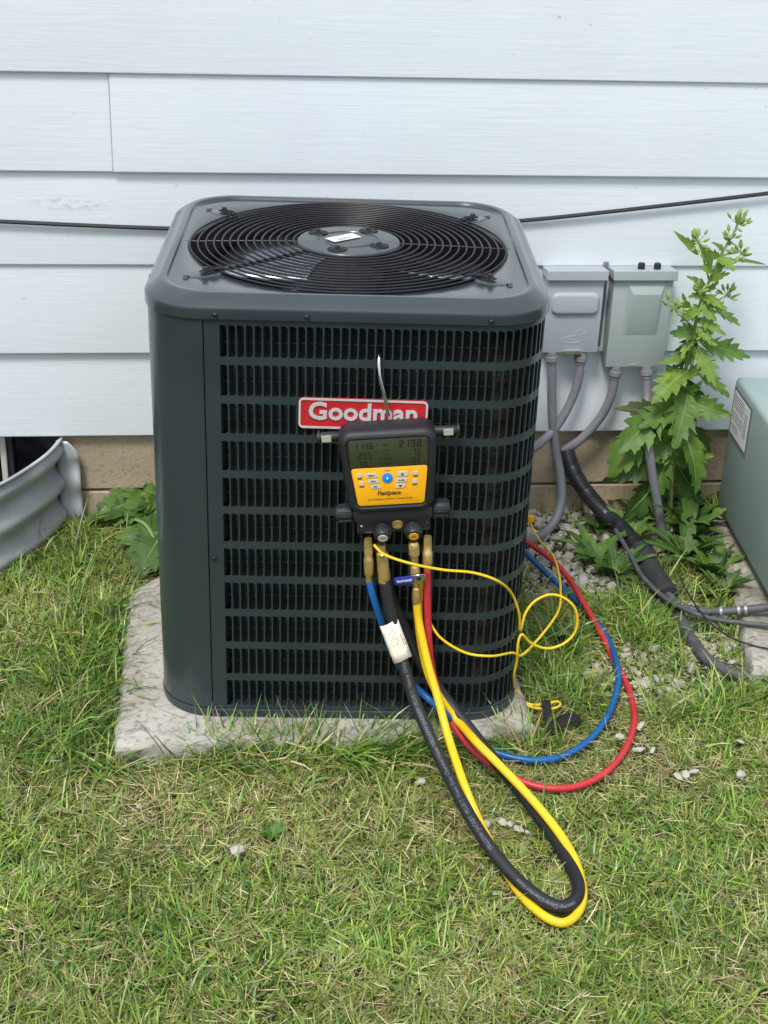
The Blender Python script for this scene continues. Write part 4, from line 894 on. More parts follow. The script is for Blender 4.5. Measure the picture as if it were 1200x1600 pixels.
# ------------------------------------------------------------------ sage cabinet at the right
CT = R(-3.5)
cab = thing('utility_cabinet', 'sage green metal utility cabinet with a white nameplate beside the thistle', 'cabinet', (1.281, -0.095, 0.05), CT)
mb = MB(); mb.box(0.0, 0.62, -0.66, 0.0, 0.022, 0.391, 0.012, 3); mb.build('body', M_CAB, cab)
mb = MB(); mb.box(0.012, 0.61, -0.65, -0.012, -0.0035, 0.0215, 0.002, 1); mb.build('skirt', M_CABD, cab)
mb = MB(); ang = R(2.5)
mb.box(-0.0016, 0.0004, -0.176, -0.013, 0.238, 0.372, 0.0, 1); pl_ = mb.build('nameplate', mat('grey_nameplate_border', (0.14, 0.17, 0.18), rough=0.5), cab, smooth=0)
mb = MB(); mb.box(-0.0024, -0.0015, -0.164, -0.024, 0.250, 0.362, 0.0, 1); pw = mb.build('plate_face', M_WHITE, pl_, smooth=0)
mb = MB()
for k in range(15):
    z = 0.354 - k * 0.0066; y = -0.030
    if k in (6, 11): continue
    ln = 0.085 if k < 11 else 0.06
    while y > -0.030 - ln:
        w_ = random.uniform(0.004, 0.014); mb.box(-0.0027, -0.0023, max(y - w_, -0.030 - ln - .004), y, z, z + 0.0026); y -= w_ + 0.003
for k in range(9): mb.box(-0.0027, -0.0023, -0.156 + 0.002 * (k % 3), -0.128, 0.338 - k * 0.0075, 0.3405 - k * 0.0075)
mb.build('print', mat('grey_print', (0.16, 0.16, 0.16), rough=0.7), pw, smooth=0)
cpad = slab('cabinet_slab', [(1.125, -0.86), (1.95, -0.98), (1.98, -0.10), (1.26, -0.10), (1.215, -0.44)], -0.03, 0.047, None, 0.006, 0.03, False)
tag(cpad, 'mossy concrete slab under the sage green cabinet', 'slab')

# ------------------------------------------------------------------ plants
def leaf_mesh(L, Wd, lobes=5, depth=0.55, fold=0.35, curl=0.5, seed=0, teeth=True, wave=0.10):
    rd = random.Random(seed); N = lobes * 7 + 4; vs = []; fs = []
    ph = [rd.uniform(-0.25, 0.25) for _ in range(2)]
    for i in range(N + 1):
        t = i / N
        env = (math.sin(math.pi * min(1, t ** 0.75)) ** 0.75) * (0.62 + 0.38 * math.sin(math.pi * t ** 0.6)) + 0.05 * (1 - t)
        xm = L * t; bend = -curl * L * t * t * 0.5; wv = wave * Wd * math.sin(t * 9 + seed)
        row = []
        for sd in (-1, 1):
            q = (t * lobes + ph[0 if sd < 0 else 1]) % 1.0
            saw = q ** 0.9 if q < 0.82 else (1 - q) / 0.18
            small = (0.10 * (abs(((t * lobes * 3) % 1) - 0.5) * 2) if teeth else 0)
            w = Wd * 0.5 * env * ((1 - depth) + depth * saw + small)
            fx = xm + w * 0.45 * saw
            row.append(((fx, sd * w, bend + fold * w + wv * (1 if sd > 0 else -0.6) * saw), (xm + w * 0.15, sd * w * 0.5, bend + fold * w * 0.45 + 0.3 * wv * sd)))
        vs += [row[0][0], row[0][1], (xm, 0, bend), row[1][1], row[1][0]]
    for i in range(N):
        for j in range(4): a = i * 5 + j; fs.append((a, a + 1, a + 6, a + 5))
    return vs, fs

def put_leaf(root, base, tip, width, m_, seed, lobes=5, depth=0.55, face=(-0.1, -0.75, 0.65), curl=0.35, fold=0.3, rib=True, roll=0.0):
    base, tip = Vector(base), Vector(tip); d_ = tip - base; L = d_.length; d_.normalize()
    nf = Vector(face); nf = (nf - d_ * nf.dot(d_)).normalized(); sd = nf.cross(d_)
    # rise first, then droop to the tip, so the chord stays base to tip
    vs, fs = leaf_mesh(L, width, lobes, depth, fold, 0.0, seed)
    rd = random.Random(seed + 99); rl = roll or rd.uniform(-0.35, 0.35)
    out = []
    for x, y, z in vs:
        t = x / L; z += curl * L * 4 * t * (1 - t) * 0.22
        yy = y * math.cos(rl * t) - z * math.sin(rl * t) * 0.4
        out.append(base + d_ * x + sd * yy + nf * (z + y * math.sin(rl) * 0.6) - root.location)
    mb = MB(); mb.add(out, fs); o = mb.build('leaf', m_, root, smooth=50)
    if rib:
        mid = [(base + d_ * (L * t) + nf * (curl * L * 4 * t * (1 - t) * 0.22 + 0.0006) - root.location) for t in np.linspace(0, 0.92, 9)]
        mb = MB(); mb.tube(mid, [max(0.0004, width * 0.030 * (1 - t)) for t in np.linspace(0, 1, 9)], 5); mb.build('midrib', M_STEM, o)
    return o

# tall sow thistle between the boxes and the cabinet
stem = [(1.1503, -0.1100, 0.0483), (1.1399, -0.1150, 0.1756), (1.1329, -0.1200, 0.2881), (1.1294, -0.1250, 0.3973), (1.1343, -0.1300, 0.4777), (1.1420, -0.1300, 0.5697), (1.1464, -0.1300, 0.6349), (1.1598, -0.1300, 0.6926), (1.1796, -0.1300, 0.7591), (1.1974, -0.1300, 0.8040), (1.2131, -0.1300, 0.8389)]
th = thing('sow_thistle', 'tall green sow thistle with toothed leaves and bud clusters against the white siding', 'plant', (stem[0][0], stem[0][1], 0.0))
P = resample(spline(stem, 8), 0.02); P[0].z = 0.0
mb = MB(); mb.tube([p - th.location for p in P], [0.0075 * (1 - 0.6 * k / len(P)) for k in range(len(P))], 9); mb.build('stem', M_STEM, th)
LV = [  # base, tip, width (m), material, lobes, depth
    ([(1.1442, -0.1400, 0.4173), (1.1041, -0.2100, 0.2852)], .070, M_LEAF, 5, .6), ([(1.1343, -0.1400, 0.3255), (1.1801, -0.2000, 0.1508)], .070, M_LEAF, 5, .45), ([(1.1497, -0.1300, 0.3851), (1.2528, -0.1800, 0.3662)], .058, M_LEAF, 5, .62),
    ([(1.1530, -0.1400, 0.5395), (1.1981, -0.1900, 0.4473)], .046, M_LEAF2, 5, .65), ([(1.1657, -0.1300, 0.5409), (1.2974, -0.1300, 0.5044)], .050, M_LEAF, 5, .7), ([(1.1353, -0.1400, 0.4729), (1.0344, -0.2000, 0.4043)], .070, M_LEAF2, 5, .6),
    ([(1.1198, -0.1400, 0.3859), (1.0123, -0.1900, 0.3340)], .066, M_LEAF, 5, .6), ([(1.0717, -0.1500, 0.3729), (0.9602, -0.2000, 0.2718)], .080, M_LEAF, 4, .5), ([(1.0458, -0.1300, 0.2970), (0.9558, -0.1600, 0.1846)], .075, M_LEAF, 4, .45),
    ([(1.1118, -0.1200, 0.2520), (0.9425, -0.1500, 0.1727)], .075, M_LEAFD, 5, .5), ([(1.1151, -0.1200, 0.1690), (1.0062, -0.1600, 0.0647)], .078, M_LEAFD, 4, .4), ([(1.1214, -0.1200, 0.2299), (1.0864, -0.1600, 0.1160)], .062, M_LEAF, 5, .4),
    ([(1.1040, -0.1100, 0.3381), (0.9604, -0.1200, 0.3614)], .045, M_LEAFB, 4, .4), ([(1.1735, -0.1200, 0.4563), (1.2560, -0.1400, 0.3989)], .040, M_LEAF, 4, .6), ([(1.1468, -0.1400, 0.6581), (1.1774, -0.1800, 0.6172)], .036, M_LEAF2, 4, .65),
    ([(1.1890, -0.1300, 0.6349), (1.2501, -0.1600, 0.5985)], .022, M_LEAF, 4, .6), ([(1.1414, -0.1300, 0.5748), (1.0695, -0.1600, 0.5822)], .042, M_LEAF, 4, .6), ([(1.1336, -0.1200, 0.6066), (1.0952, -0.1400, 0.6810)], .020, M_LEAF2, 3, .6),
    ([(1.1248, -0.1300, 0.7718), (1.0484, -0.1500, 0.8373)], .018, M_LEAF2, 2, .3), ([(1.1708, -0.1400, 0.7653), (1.2057, -0.1800, 0.7455)], .034, M_LEAF2, 4, .6), ([(1.2071, -0.1300, 0.7592), (1.2967, -0.1500, 0.7526)], .008, M_LEAF, 2, .3),
    ([(1.1563, -0.1300, 0.6942), (1.0962, -0.1500, 0.7248)], .016, M_LEAF2, 3, .5), ([(1.1500, -0.1400, 0.6827), (1.1739, -0.1700, 0.7215)], .020, M_LEAF2, 3, .6), ([(1.2215, -0.1300, 0.6597), (1.2482, -0.1400, 0.6778)], .006, M_LEAF2, 2, .3),
    ([(1.1618, -0.1300, 0.7365), (1.1167, -0.1400, 0.8097)], .024, M_LEAF2, 3, .6), ([(1.1464, -0.1200, 0.5594), (1.1144, -0.1200, 0.4740)], .050, M_LEAFD, 4, .6), ([(1.1412, -0.1100, 0.4439), (1.1988, -0.1000, 0.3510)], .045, M_LEAFD, 4, .5),
    ([(1.1403, -0.1100, 0.3198), (1.2421, -0.1000, 0.2231)], .050, M_LEAFD, 4, .5), ([(1.1427, -0.1000, 0.1872), (1.0823, -0.1200, 0.0660)], .060, M_LEAFD, 4, .45), ([(1.1491, -0.1000, 0.2057), (1.2306, -0.1300, 0.0875)], .050, M_LEAFD, 4, .45),
    ([(1.1427, -0.1400, 0.5917), (1.1746, -0.1800, 0.5557)], .032, M_LEAF2, 4, .65), ([(1.1488, -0.1300, 0.6416), (1.1041, -0.1700, 0.6188)], .030, M_LEAF2, 4, .65), ([(1.1367, -0.1100, 0.4264), (1.0898, -0.1000, 0.4751)], .050, M_LEAFD, 4, .5),
    ([(1.1266, -0.1300, 0.2745), (1.0381, -0.1500, 0.2300)], .055, M_LEAF, 4, .5), ([(1.1877, -0.1300, 0.7816), (1.1522, -0.1400, 0.8066)], .012, M_LEAF2, 2, .4), ([(1.1673, -0.1300, 0.7203), (1.1931, -0.1500, 0.7555)], .018, M_LEAF2, 3, .5)]
rp_ = random.Random(5)
for k in range(30):     # the many smaller leaves up the stem
    t = 0.22 + 0.70 * k / 29; q = P[int(t * (len(P) - 1))]; sd_ = -1 if k % 2 else 1; ln_ = (0.125 - 0.085 * t) * rp_.uniform(0.75, 1.25); el_ = rp_.uniform(-0.5, 0.75)
    LV.append(([tuple(q), (q.x + sd_ * ln_ * math.cos(el_) * rp_.uniform(0.45, 1.0), q.y - rp_.uniform(0.0, 0.06), q.z + ln_ * math.sin(el_))], (0.058 - 0.032 * t) * rp_.uniform(0.8, 1.2) / 1.35, M_LEAF2 if t > 0.5 or rp_.random() < 0.3 else M_LEAF, 4, 0.6))
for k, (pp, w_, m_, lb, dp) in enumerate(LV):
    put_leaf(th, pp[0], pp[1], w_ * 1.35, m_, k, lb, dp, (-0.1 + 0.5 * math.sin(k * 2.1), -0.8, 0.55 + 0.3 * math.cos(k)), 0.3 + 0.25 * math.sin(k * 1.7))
def bud_cluster(root, c_, rad, nb, attach):
    c_ = Vector(c_); mb = MB()
    for k in range(nb):
        v = Vector((random.gauss(0, 1), random.gauss(0, .7), random.gauss(0.2, 1))).normalized() * rad * random.uniform(0.3, 1.0); e = c_ + v
        s_ = random.uniform(0.75, 1.3); d_ = (v + Vector((0, 0, 0.35 * rad))).normalized(); tip = e + d_ * 0.017 * s_
        mb.tube([c_ - root.location, e - root.location], 0.0010, 5)
        mb.tube([q - root.location for q in (e, e.lerp(tip, .25), e.lerp(tip, .7), tip)], [0.0018 * s_, 0.0042 * s_, 0.0034 * s_, 0.0018 * s_], 7)
    mb.tube([Vector(attach) - root.location, c_ - root.location], [0.0026, 0.0016], 6)
    return mb.build('bud_cluster', M_BUD, root, smooth=50)
for cc, rad, nb, at in (("1092,377,-.14", .022, 14, "1108,438,-.13"), ("1152,352,-.13", .028, 18, "1146,365,-.13"), ("1158,394,-.135", .020, 12, "1130,398,-.13"), ("1136,461,-.14", .022, 12, "1103,480,-.13"), ("1052,482,-.16", .026, 16, "1086,515,-.13"), ("1090,457,-.15", .016, 10, "1098,465,-.13"), ("1102,524,-.16", .016, 9, "1086,535,-.13"), ("1140,372,-.13", .018, 10, "1138,380,-.13")): pass
CLUSTERS = [([(1.1201, -0.1400, 0.8081), (1.1626, -0.1300, 0.7073)], .022, 14), ([(1.2133, -0.1300, 0.8483), (1.2072, -0.1300, 0.8246)], .026, 18), ([(1.2314, -0.1350, 0.7800), (1.1891, -0.1300, 0.7720)], .020, 12), ([(1.2098, -0.1400, 0.6729), (1.1640, -0.1300, 0.6382)], .022, 12),
            ([(1.0714, -0.1600, 0.6451), (1.1440, -0.1300, 0.5798)], .026, 16), ([(1.1308, -0.1500, 0.6826), (1.1524, -0.1300, 0.6630)], .016, 10), ([(1.1617, -0.1600, 0.5753), (1.1485, -0.1300, 0.5460)], .016, 9), ([(1.1992, -0.1300, 0.8135), (1.1978, -0.1300, 0.8008)], .018, 10)]
for pp, rad, nb in CLUSTERS: bud_cluster(th, pp[0], rad, nb, pp[1])

# low leafy weeds
def weed(label, loc, nl, L, w_, m_, seed, rise=0.5, lobes=4, depth=0.5, bias=None, group=None, spread=2 * math.pi):
    rd = random.Random(seed); root = thing('weed', label, 'plant', (loc[0], loc[1], 0.0), group=group)
    for k in range(nl):
        a = (bias if bias is not None else 0) + (spread * (k + rd.uniform(-.3, .3)) / nl - (spread / 2 if bias is not None else 0)); l_ = L * rd.uniform(0.65, 1.15); up_ = rise * rd.uniform(0.3, 1.3)
        base = Vector((loc[0], loc[1], 0.004)); tip = base + Vector((math.cos(a) * l_, math.sin(a) * l_, max(0.012, l_ * up_)))
        put_leaf(root, base, tip, w_ * rd.uniform(0.8, 1.2), m_ if rd.random() < 0.7 else M_LEAFD, seed * 31 + k, lobes, depth, (0, -0.1, 1), 0.5, 0.25)
    return root
def gp(px, py): return None
WEEDS = [("leafy weed on the gravel under the insulated line set", [(1.0318, -0.1755, 0.0000)][0], 8, .085, .036, M_LEAF, 1), ("leafy weed crowding the cabinet's back corner below the thistle", [(1.2082, -0.1084, 0.0000)][0], 11, .10, .042, M_LEAF, 2),
         ("leafy weed growing beside the foam pipe sleeve", [(1.1473, -0.2858, 0.0000)][0], 10, .10, .040, M_LEAFD, 3), ("broad-leaved weed between the blue hose and the taped line set", [(0.9132, -0.2766, 0.0000)][0], 9, .10, .034, M_LEAF, 4),
         ("small leafy weed at the foot of the left wall conduit", [(0.9590, -0.1179, 0.0000)][0], 7, .07, .030, M_LEAFD, 5), ("leafy weed against the cabinet skirt by the loose wire", [(1.1887, -0.3719, 0.0000)][0], 9, .09, .036, M_LEAF, 6),
         ("bright leafy sprout beside the taped line set at the foundation", [(1.0178, 0.0535, 0.0000)][0], 6, .07, .026, M_LEAF2, 7), ("lone leafy weed at the edge of the gravel by the drain hose", [(1.1392, -0.9262, 0.0000)][0], 6, .06, .030, M_LEAF2, 8),
         ("dense leafy weed around the foot of the tall thistle", [(1.1969, 0.0076, 0.0000)][0], 12, .11, .046, M_LEAF, 9), ("leafy weed between the thistle conduit and the line set tape", [(1.1182, -0.0482, 0.0000)][0], 9, .09, .036, M_LEAFD, 10),
         ("leafy weed arching over the bare foam pipe sleeve", [(1.1866, -0.1813, 0.0000)][0], 10, .12, .044, M_LEAF, 11), ("spreading leafy weed where the suction pipe meets the slab", [(1.1832, -0.4685, 0.0000)][0], 8, .08, .032, M_LEAFD, 12),
         ("low weed rosette in the grass inside the blue hose curve", [(0.7451, -0.6711, 0.0000)][0], 8, .07, .026, M_LEAFD, 13),
         ("leafy weed sprouting where the grass meets the gravel below the taped line set", [(0.9426, -0.3618, 0.0000)][0], 9, .09, .036, M_LEAFD, 14), ("leafy weed in the gap between cabinet and foundation gravel", [(1.2781, 0.0048, 0.0000)][0], 8, .08, .034, M_LEAF, 15)]
for k, (lb, lc, nl, L, w_, m_, sd_) in enumerate(WEEDS): weed(lb, lc, nl + 2, L * 1.1, w_ * 1.1, m_, sd_, 0.75 if k != 3 else 0.45)
weed('small clover-like weed beside the pale stone in the lawn', [(0.0546, -1.3126, 0.0000)][0], 8, .030, .018, M_LEAF, 21, 0.7, 2, 0.15)
# pulled weeds lying against the foundation, left of the condenser
PULL = [("wilting pulled weed lying along the foundation behind the condenser", [(-0.2519, 0.0765, 0.0000)][0], [("178,792,.04", 0)], 0)]
def lying(label, base, tips, w_, mats, seed):
    root = thing('pulled_weed', label, 'plant', (base[0], base[1], 0.0))
    for k, tp in enumerate(tips): put_leaf(root, (base[0] + 0.004 * k, base[1], base[2] + 0.004 * k), tp, w_ * (1 + 0.2 * math.sin(k * 3)), mats[k % len(mats)], seed + k, 4, 0.4, (0.1 * math.sin(k), -0.45, 0.9), 0.35, 0.2)
    return root
lying('pulled weed with broad leaves lying flat along the tan foundation', [(-0.2281, 0.0135, 0.0500)][0], [(-0.3321, -0.0323, 0.0500), (-0.3687, -0.0435, 0.0300), (-0.2936, 0.0018, 0.0700), (-0.2769, -0.0578, 0.0300), (-0.4022, -0.0449, 0.0200), (-0.2491, -0.0022, 0.0900), (-0.2189, -0.0599, 0.0300)], .125, [M_LEAFD, M_LEAF], 60)
pw_ = lying('pulled weed with a bent pale stem beside the left edge of the condenser', [(-0.2083, -0.2353, 0.0600)][0], [(-0.3090, -0.1779, 0.0500), (-0.2814, -0.2509, 0.0300), (-0.2533, -0.1550, 0.0700), (-0.2670, -0.2193, 0.0400), (-0.2249, -0.2846, 0.0200), (-0.2457, -0.3397, 0.0150), (-0.2134, -0.2536, 0.0300), (-0.2954, -0.1633, 0.0200)], .100, [M_LEAF, M_LEAFD], 80)
mb = MB(); mb.tube(resample(spline([Vector(p) - pw_.location for p in [(-0.2566, -0.1655, 0.0900), (-0.2333, -0.2072, 0.1000), (-0.2149, -0.2373, 0.0900), (-0.2070, -0.2543, 0.0700), (-0.2147, -0.2772, 0.0500), (-0.2287, -0.3255, 0.0300)]], 6), 0.008), [0.004] * 3 + [0.0048] * 40 if False else 0.0042, 8); mb.build('stem', M_STEM, pw_)

# ------------------------------------------------------------------ gravel and stones
def rock(seed, s=1.0):
    rd = random.Random(seed); bm = bmesh.new(); bmesh.ops.create_icosphere(bm, subdivisions=1, radius=1.0)
    sx, sy, sz = rd.uniform(0.8, 1.25), rd.uniform(0.7, 1.0), rd.uniform(0.45, 0.7)
    for q in bm.verts: q.co = Vector((q.co.x * sx, q.co.y * sy, q.co.z * sz)) * rd.uniform(0.72, 1.18) * s
    me = bpy.data.meshes.new('stone'); bm.to_mesh(me); bm.free(); me.materials.append(M_STONE); return me
ROCKS = [rock(900 + k) for k in range(10)]
gb = thing('gravel_bed', 'pale limestone gravel between the foundation and the cabinet', 'gravel', (0.9, -0.2, 0.0))
del gb['category']; del gb['label']; gb['kind'] = 'structure'
ZONES = [(0.70, 1.28, -0.24, 0.015, 110, 0.017), (0.72, 1.02, -0.46, -0.24, 70, 0.015), (0.76, 1.12, -0.92, -0.66, 85, 0.012), (1.06, 1.20, -0.72, -0.5, 40, 0.009)]
small = []
for x0, x1, y0, y1, cnt, sz in ZONES:
    for k in range(cnt):
        x, y = random.uniform(x0, x1), random.uniform(y0, y1); s_ = sz * random.uniform(0.6, 1.35)
        o = link(bpy.data.objects.new('stone', ROCKS[random.randrange(10)]), gb)
        o.location = (x - 0.9, y + 0.2, s_ * random.uniform(0.15, 0.55)); o.scale = (s_, s_, s_); o.rotation_euler = (random.uniform(-.5, .5), random.uniform(-.5, .5), random.uniform(0, 6.28))
    for k in range(cnt * 14):
        small.append((random.uniform(x0 - .03, x1 + .03), random.uniform(y0 - .03, min(y1, 0.015)), sz * random.uniform(0.15, 0.5)))
mb = MB()
for x, y, s_ in small:
    me = ROCKS[random.randrange(10)]; M = Matrix.Translation((x - 0.9, y + 0.2, s_ * 0.3)) @ Matrix.Rotation(random.uniform(0, 6.28), 4, 'Z') @ Matrix.Rotation(random.uniform(-.6, .6), 4, 'X') @ Matrix.Scale(s_, 4)
    mb.add([q.co for q in me.vertices], [tuple(p.vertices) for p in me.polygons], M)
o = mb.build('fine_gravel', M_STONE, gb, smooth=0); o['kind'] = 'stuff'
def lawn_stone(px, s_, k, label, group=None):
    o = link(bpy.data.objects.new('stone', ROCKS[k % 10])); o.location = (px[0], px[1], s_ * 0.55 + 0.012); o.scale = (s_ * 1.2, s_, s_ * 0.9); o.rotation_euler = (0.3, 0.2, k * 1.3)
    tag(o, label, 'stone', group)
lawn_stone([(-0.0085, -1.3690, 0.0200)][0], 0.019, 3, 'largest pale stone lying alone in the lawn before the pad')
HOSE_PTS.append((*[(-0.0087, -1.3540, 0.0000)][0], 0.02)); 
CHIPS = [([(0.7830, -1.0497, 0.0200)], 'pale stone chip on the grass just inside the red hose bend', None), ([(0.8349, -1.0181, 0.0200)], 'pale stone chip touching the outer side of the red hose', None),
         ([(0.8092, -1.1002, 0.0200), (0.8383, -1.1017, 0.0200)], 'small pale stone chip of the pair lying just outside the red hose curve', 'pair of chips by the red hose'),
         ([(0.8657, -1.1932, 0.0200), (0.8836, -1.1858, 0.0200), (0.9016, -1.1784, 0.0200)], 'small pale stone chip in the close cluster of three out on the open lawn', 'cluster of three chips'),
         ([(0.9951, -1.1920, 0.0200)], 'single pale stone chip on open lawn below the slab corner', None), ([(1.0310, -1.0832, 0.0200)], 'small buff stone chip in the grass near the drain hose bend', None),
         ([(0.4596, -1.3146, 0.0200), (0.4888, -1.3087, 0.0200), (0.5032, -1.3171, 0.0200), (0.5163, -1.3329, 0.0200), (0.5315, -1.3431, 0.0200)], 'white stone chip in the grass inside the black and yellow hose loop', 'chips inside the hose loop'),
         ([(0.3492, -1.1808, 0.0200)], 'white stone chip in the lawn between the pad and the black hose', None), ([(-0.1947, -1.2252, 0.0200)], 'small grey-white stone chip in the lawn before the pad corner', None)]
for pts_, lb, gr_ in CHIPS:
    for k, p in enumerate(pts_): lawn_stone(p, 0.0095 + 0.002 * math.sin(k * 2.3 + p[0] * 40), int(abs(p[0]) * 977) + k, lb, gr_); HOSE_PTS.append((p[0], p[1] - 0.012, 0.012, 0.008))

# ------------------------------------------------------------------ grass
GREENS = np.array([(0.125, 0.250, 0.022), (0.185, 0.320, 0.036), (0.250, 0.375, 0.062), (0.050, 0.130, 0.014), (0.340, 0.405, 0.090), (0.115, 0.255, 0.060)])
STRAWS = np.array([(0.56, 0.47, 0.24), (0.68, 0.60, 0.37), (0.44, 0.34, 0.17), (0.54, 0.50, 0.25), (0.32, 0.22, 0.11)])
HP = np.array(HOSE_PTS)
def dryness(x, y):
    d_ = 0.28 + 0.85 * (hash2(x * 7 + 3, y * 7 + 9) - 0.5) + 0.35 * (hash2(x * 19, y * 19) - 0.5)
    d_ += 1.2 * np.exp(-(((x - 0.05) / 0.22) ** 2 + ((y + 1.24) / 0.10) ** 2)) + 0.6 * np.exp(-(((x + 0.15) / 0.2) ** 2 + ((y + 1.15) / 0.15) ** 2))
    d_ += 0.8 * np.exp(-(((x - 0.32) / 0.12) ** 2 + ((y + 1.30) / 0.08) ** 2)) + 0.12 * (y < -1.15)
    return np.clip(d_, 0.02, 0.95)
def allowed(x, y):
    ok = y < 0.015
    ok &= ~((x > -0.243) & (x < 0.597) & (y > -1.066 + 0.02 * (x + 0.25)) & (y < -0.20) & ~((x < -0.10) & (y > -0.42 + (x + 0.22) * 0.9)))
    ok &= ~((x > 1.13 + (y + 0.86) * 0.23) & (y > -0.88) & (x > 1.1) & (y < -0.05))
    ok &= ~((x < -0.455 + 0.45 * np.minimum(y, 0) - 0.0) & (y > -0.44) & (x > -1.27))
    ok &= ~((x > 0.05) & (x < 0.6) & (y > -0.35) & (rng.random(len(x)) < 0.5))
    gz_ = ((x > 0.64) & (x < 1.28) & (y > -0.30)) | ((x > 0.70) & (x < 1.02) & (y > -0.46) & (y < -0.2))
    ok &= ~(gz_ & (rng.random(len(x)) < 0.90))
    g2 = (((x - 0.94) / 0.19) ** 2 + ((y + 0.79) / 0.13) ** 2 < 1) | (((x - 1.12) / 0.07) ** 2 + ((y + 0.62) / 0.13) ** 2 < 1)
    ok &= ~(g2 & (rng.random(len(x)) < 0.72))
    return ok
def make_grass(name, label_col, x, y, L, wd, lean, curv, az, cols, zroot=None, press=True):
    n_ = len(x); z0 = np.zeros(n_) if zroot is None else zroot
    if press and len(HP):
        for i0 in range(0, n_, 4000):
            sl = slice(i0, min(n_, i0 + 4000))
            dx = x[sl][:, None] - HP[None, :, 0]; dy = y[sl][:, None] - HP[None, :, 1]; d2 = dx * dx + dy * dy; j = d2.argmin(1)
            dd = np.sqrt(d2[np.arange(len(j)), j]); near = dd < HP[j, 3] + 0.030
            hmax = np.maximum(0.008, (HP[j, 2] - HP[j, 3]) * 0.95)
            f = np.where(near, np.minimum(1.0, hmax / np.maximum(1e-4, L[sl] * np.cos(np.minimum(lean[sl], 1.3)))), 1.0)
            keep = rng.random(len(j)) < 0.035
            L[sl] = np.where(keep, L[sl], L[sl] * np.maximum(f, 0.15))
    ts = (0.0, 0.36, 0.70, 1.0); V = np.zeros((n_, 7, 3)); C = np.ones((n_, 7, 4))
    px, pz = np.zeros(n_), np.zeros(n_); ca_, sa_ = np.cos(az), np.sin(az); prev = 0.0
    tw = rng.normal(0, 0.5, n_)
    for k, t in enumerate(ts):
        if k:
            ang = np.minimum(lean + curv * (t + prev) / 2, 1.9); px = px + np.sin(ang) * L * (t - prev); pz = pz + np.cos(ang) * L * (t - prev); prev = t
        pzz = np.maximum(pz, 0.002 + 0.004 * t)
        cx_, cy_, cz_ = x + ca_ * px, y + sa_ * px, z0 + pzz
        w_ = wd * (0.75, 1.0, 0.72, 0.0)[k] * 0.5
        wx, wy, wz = -sa_ * np.cos(tw) * w_, ca_ * np.cos(tw) * w_, np.sin(tw) * w_
        shade = (0.80, 0.95, 1.08, 1.22)[k]
        if k < 3:
            V[:, 2 * k] = np.stack([cx_ - wx, cy_ - wy, cz_ - wz], 1); V[:, 2 * k + 1] = np.stack([cx_ + wx, cy_ + wy, cz_ + wz], 1)
            C[:, 2 * k, :3] = cols; C[:, 2 * k + 1, :3] = cols
        else: V[:, 6] = np.stack([cx_, cy_, cz_], 1); C[:, 6, :3] = cols * 0.6 + np.array((0.30, 0.26, 0.13)) * 0.4
    me = bpy.data.meshes.new(name)
    me.vertices.add(n_ * 7); me.vertices.foreach_set('co', V.astype(np.float32).ravel())
    bs = (np.arange(n_) * 7)[:, None]
    loops = np.concatenate([bs + np.array([[0, 1, 3, 2]]), bs + np.array([[2, 3, 5, 4]]), bs + np.array([[4, 5, 6]])], 1).astype(np.int32)
    me.loops.add(n_ * 11); me.loops.foreach_set('vertex_index', loops.ravel())
    starts = ((np.arange(n_) * 11)[:, None] + np.array([[0, 4, 8]])).astype(np.int32)
    me.polygons.add(n_ * 3); me.polygons.foreach_set('loop_start', starts.ravel())
    try: me.polygons.foreach_set('loop_total', np.tile(np.array([4, 4, 3], np.int32), n_))
    except Exception: pass
    me.update(); me.validate()
    at = me.attributes.new('tint', 'FLOAT_COLOR', 'POINT'); at.data.foreach_set('color', C.astype(np.float32).ravel())
    me.polygons.foreach_set('use_smooth', np.ones(n_ * 3, bool)); me.materials.append(M_GRASS)
    o = link(bpy.data.objects.new(name, me)); o['kind'] = 'stuff'; tag(o, label_col, 'grass'); return o
def pick(pal, n_): return pal[rng.integers(0, len(pal), n_)] * rng.uniform(0.65, 1.4, (n_, 1)) * rng.uniform(0.93, 1.07, (n_, 3))
def scatter(x0, x1, y0, y1, dens):
    n_ = int((x1 - x0) * (y1 - y0) * dens); x, y = rng.uniform(x0, x1, n_), rng.uniform(y0, y1, n_); k = allowed(x, y); return x[k], y[k]
def height(x, y):
    h = 0.034 + 0.016 * (hash2(x * 9, y * 9) - 0.4)
    h = h + 0.024 * ((x > -0.42) & (x < -0.235) & (y > -1.12)) * (0.4 + hash2(x * 14 + 5, y * 14)) + 0.034 * ((x > -0.1) & (x < 0.7) & (y > -1.13) & (y < -1.05))
    h = h + 0.030 * ((x > 0.6) & (y > -1.0)) * (0.3 + hash2(x * 14 + 5, y * 14))
    h = h - 0.022 * ((x > -0.36) & (x < -0.10) & (y > -0.42)) - 0.012 * (x > 0.66) * (y > -0.5)
    return h
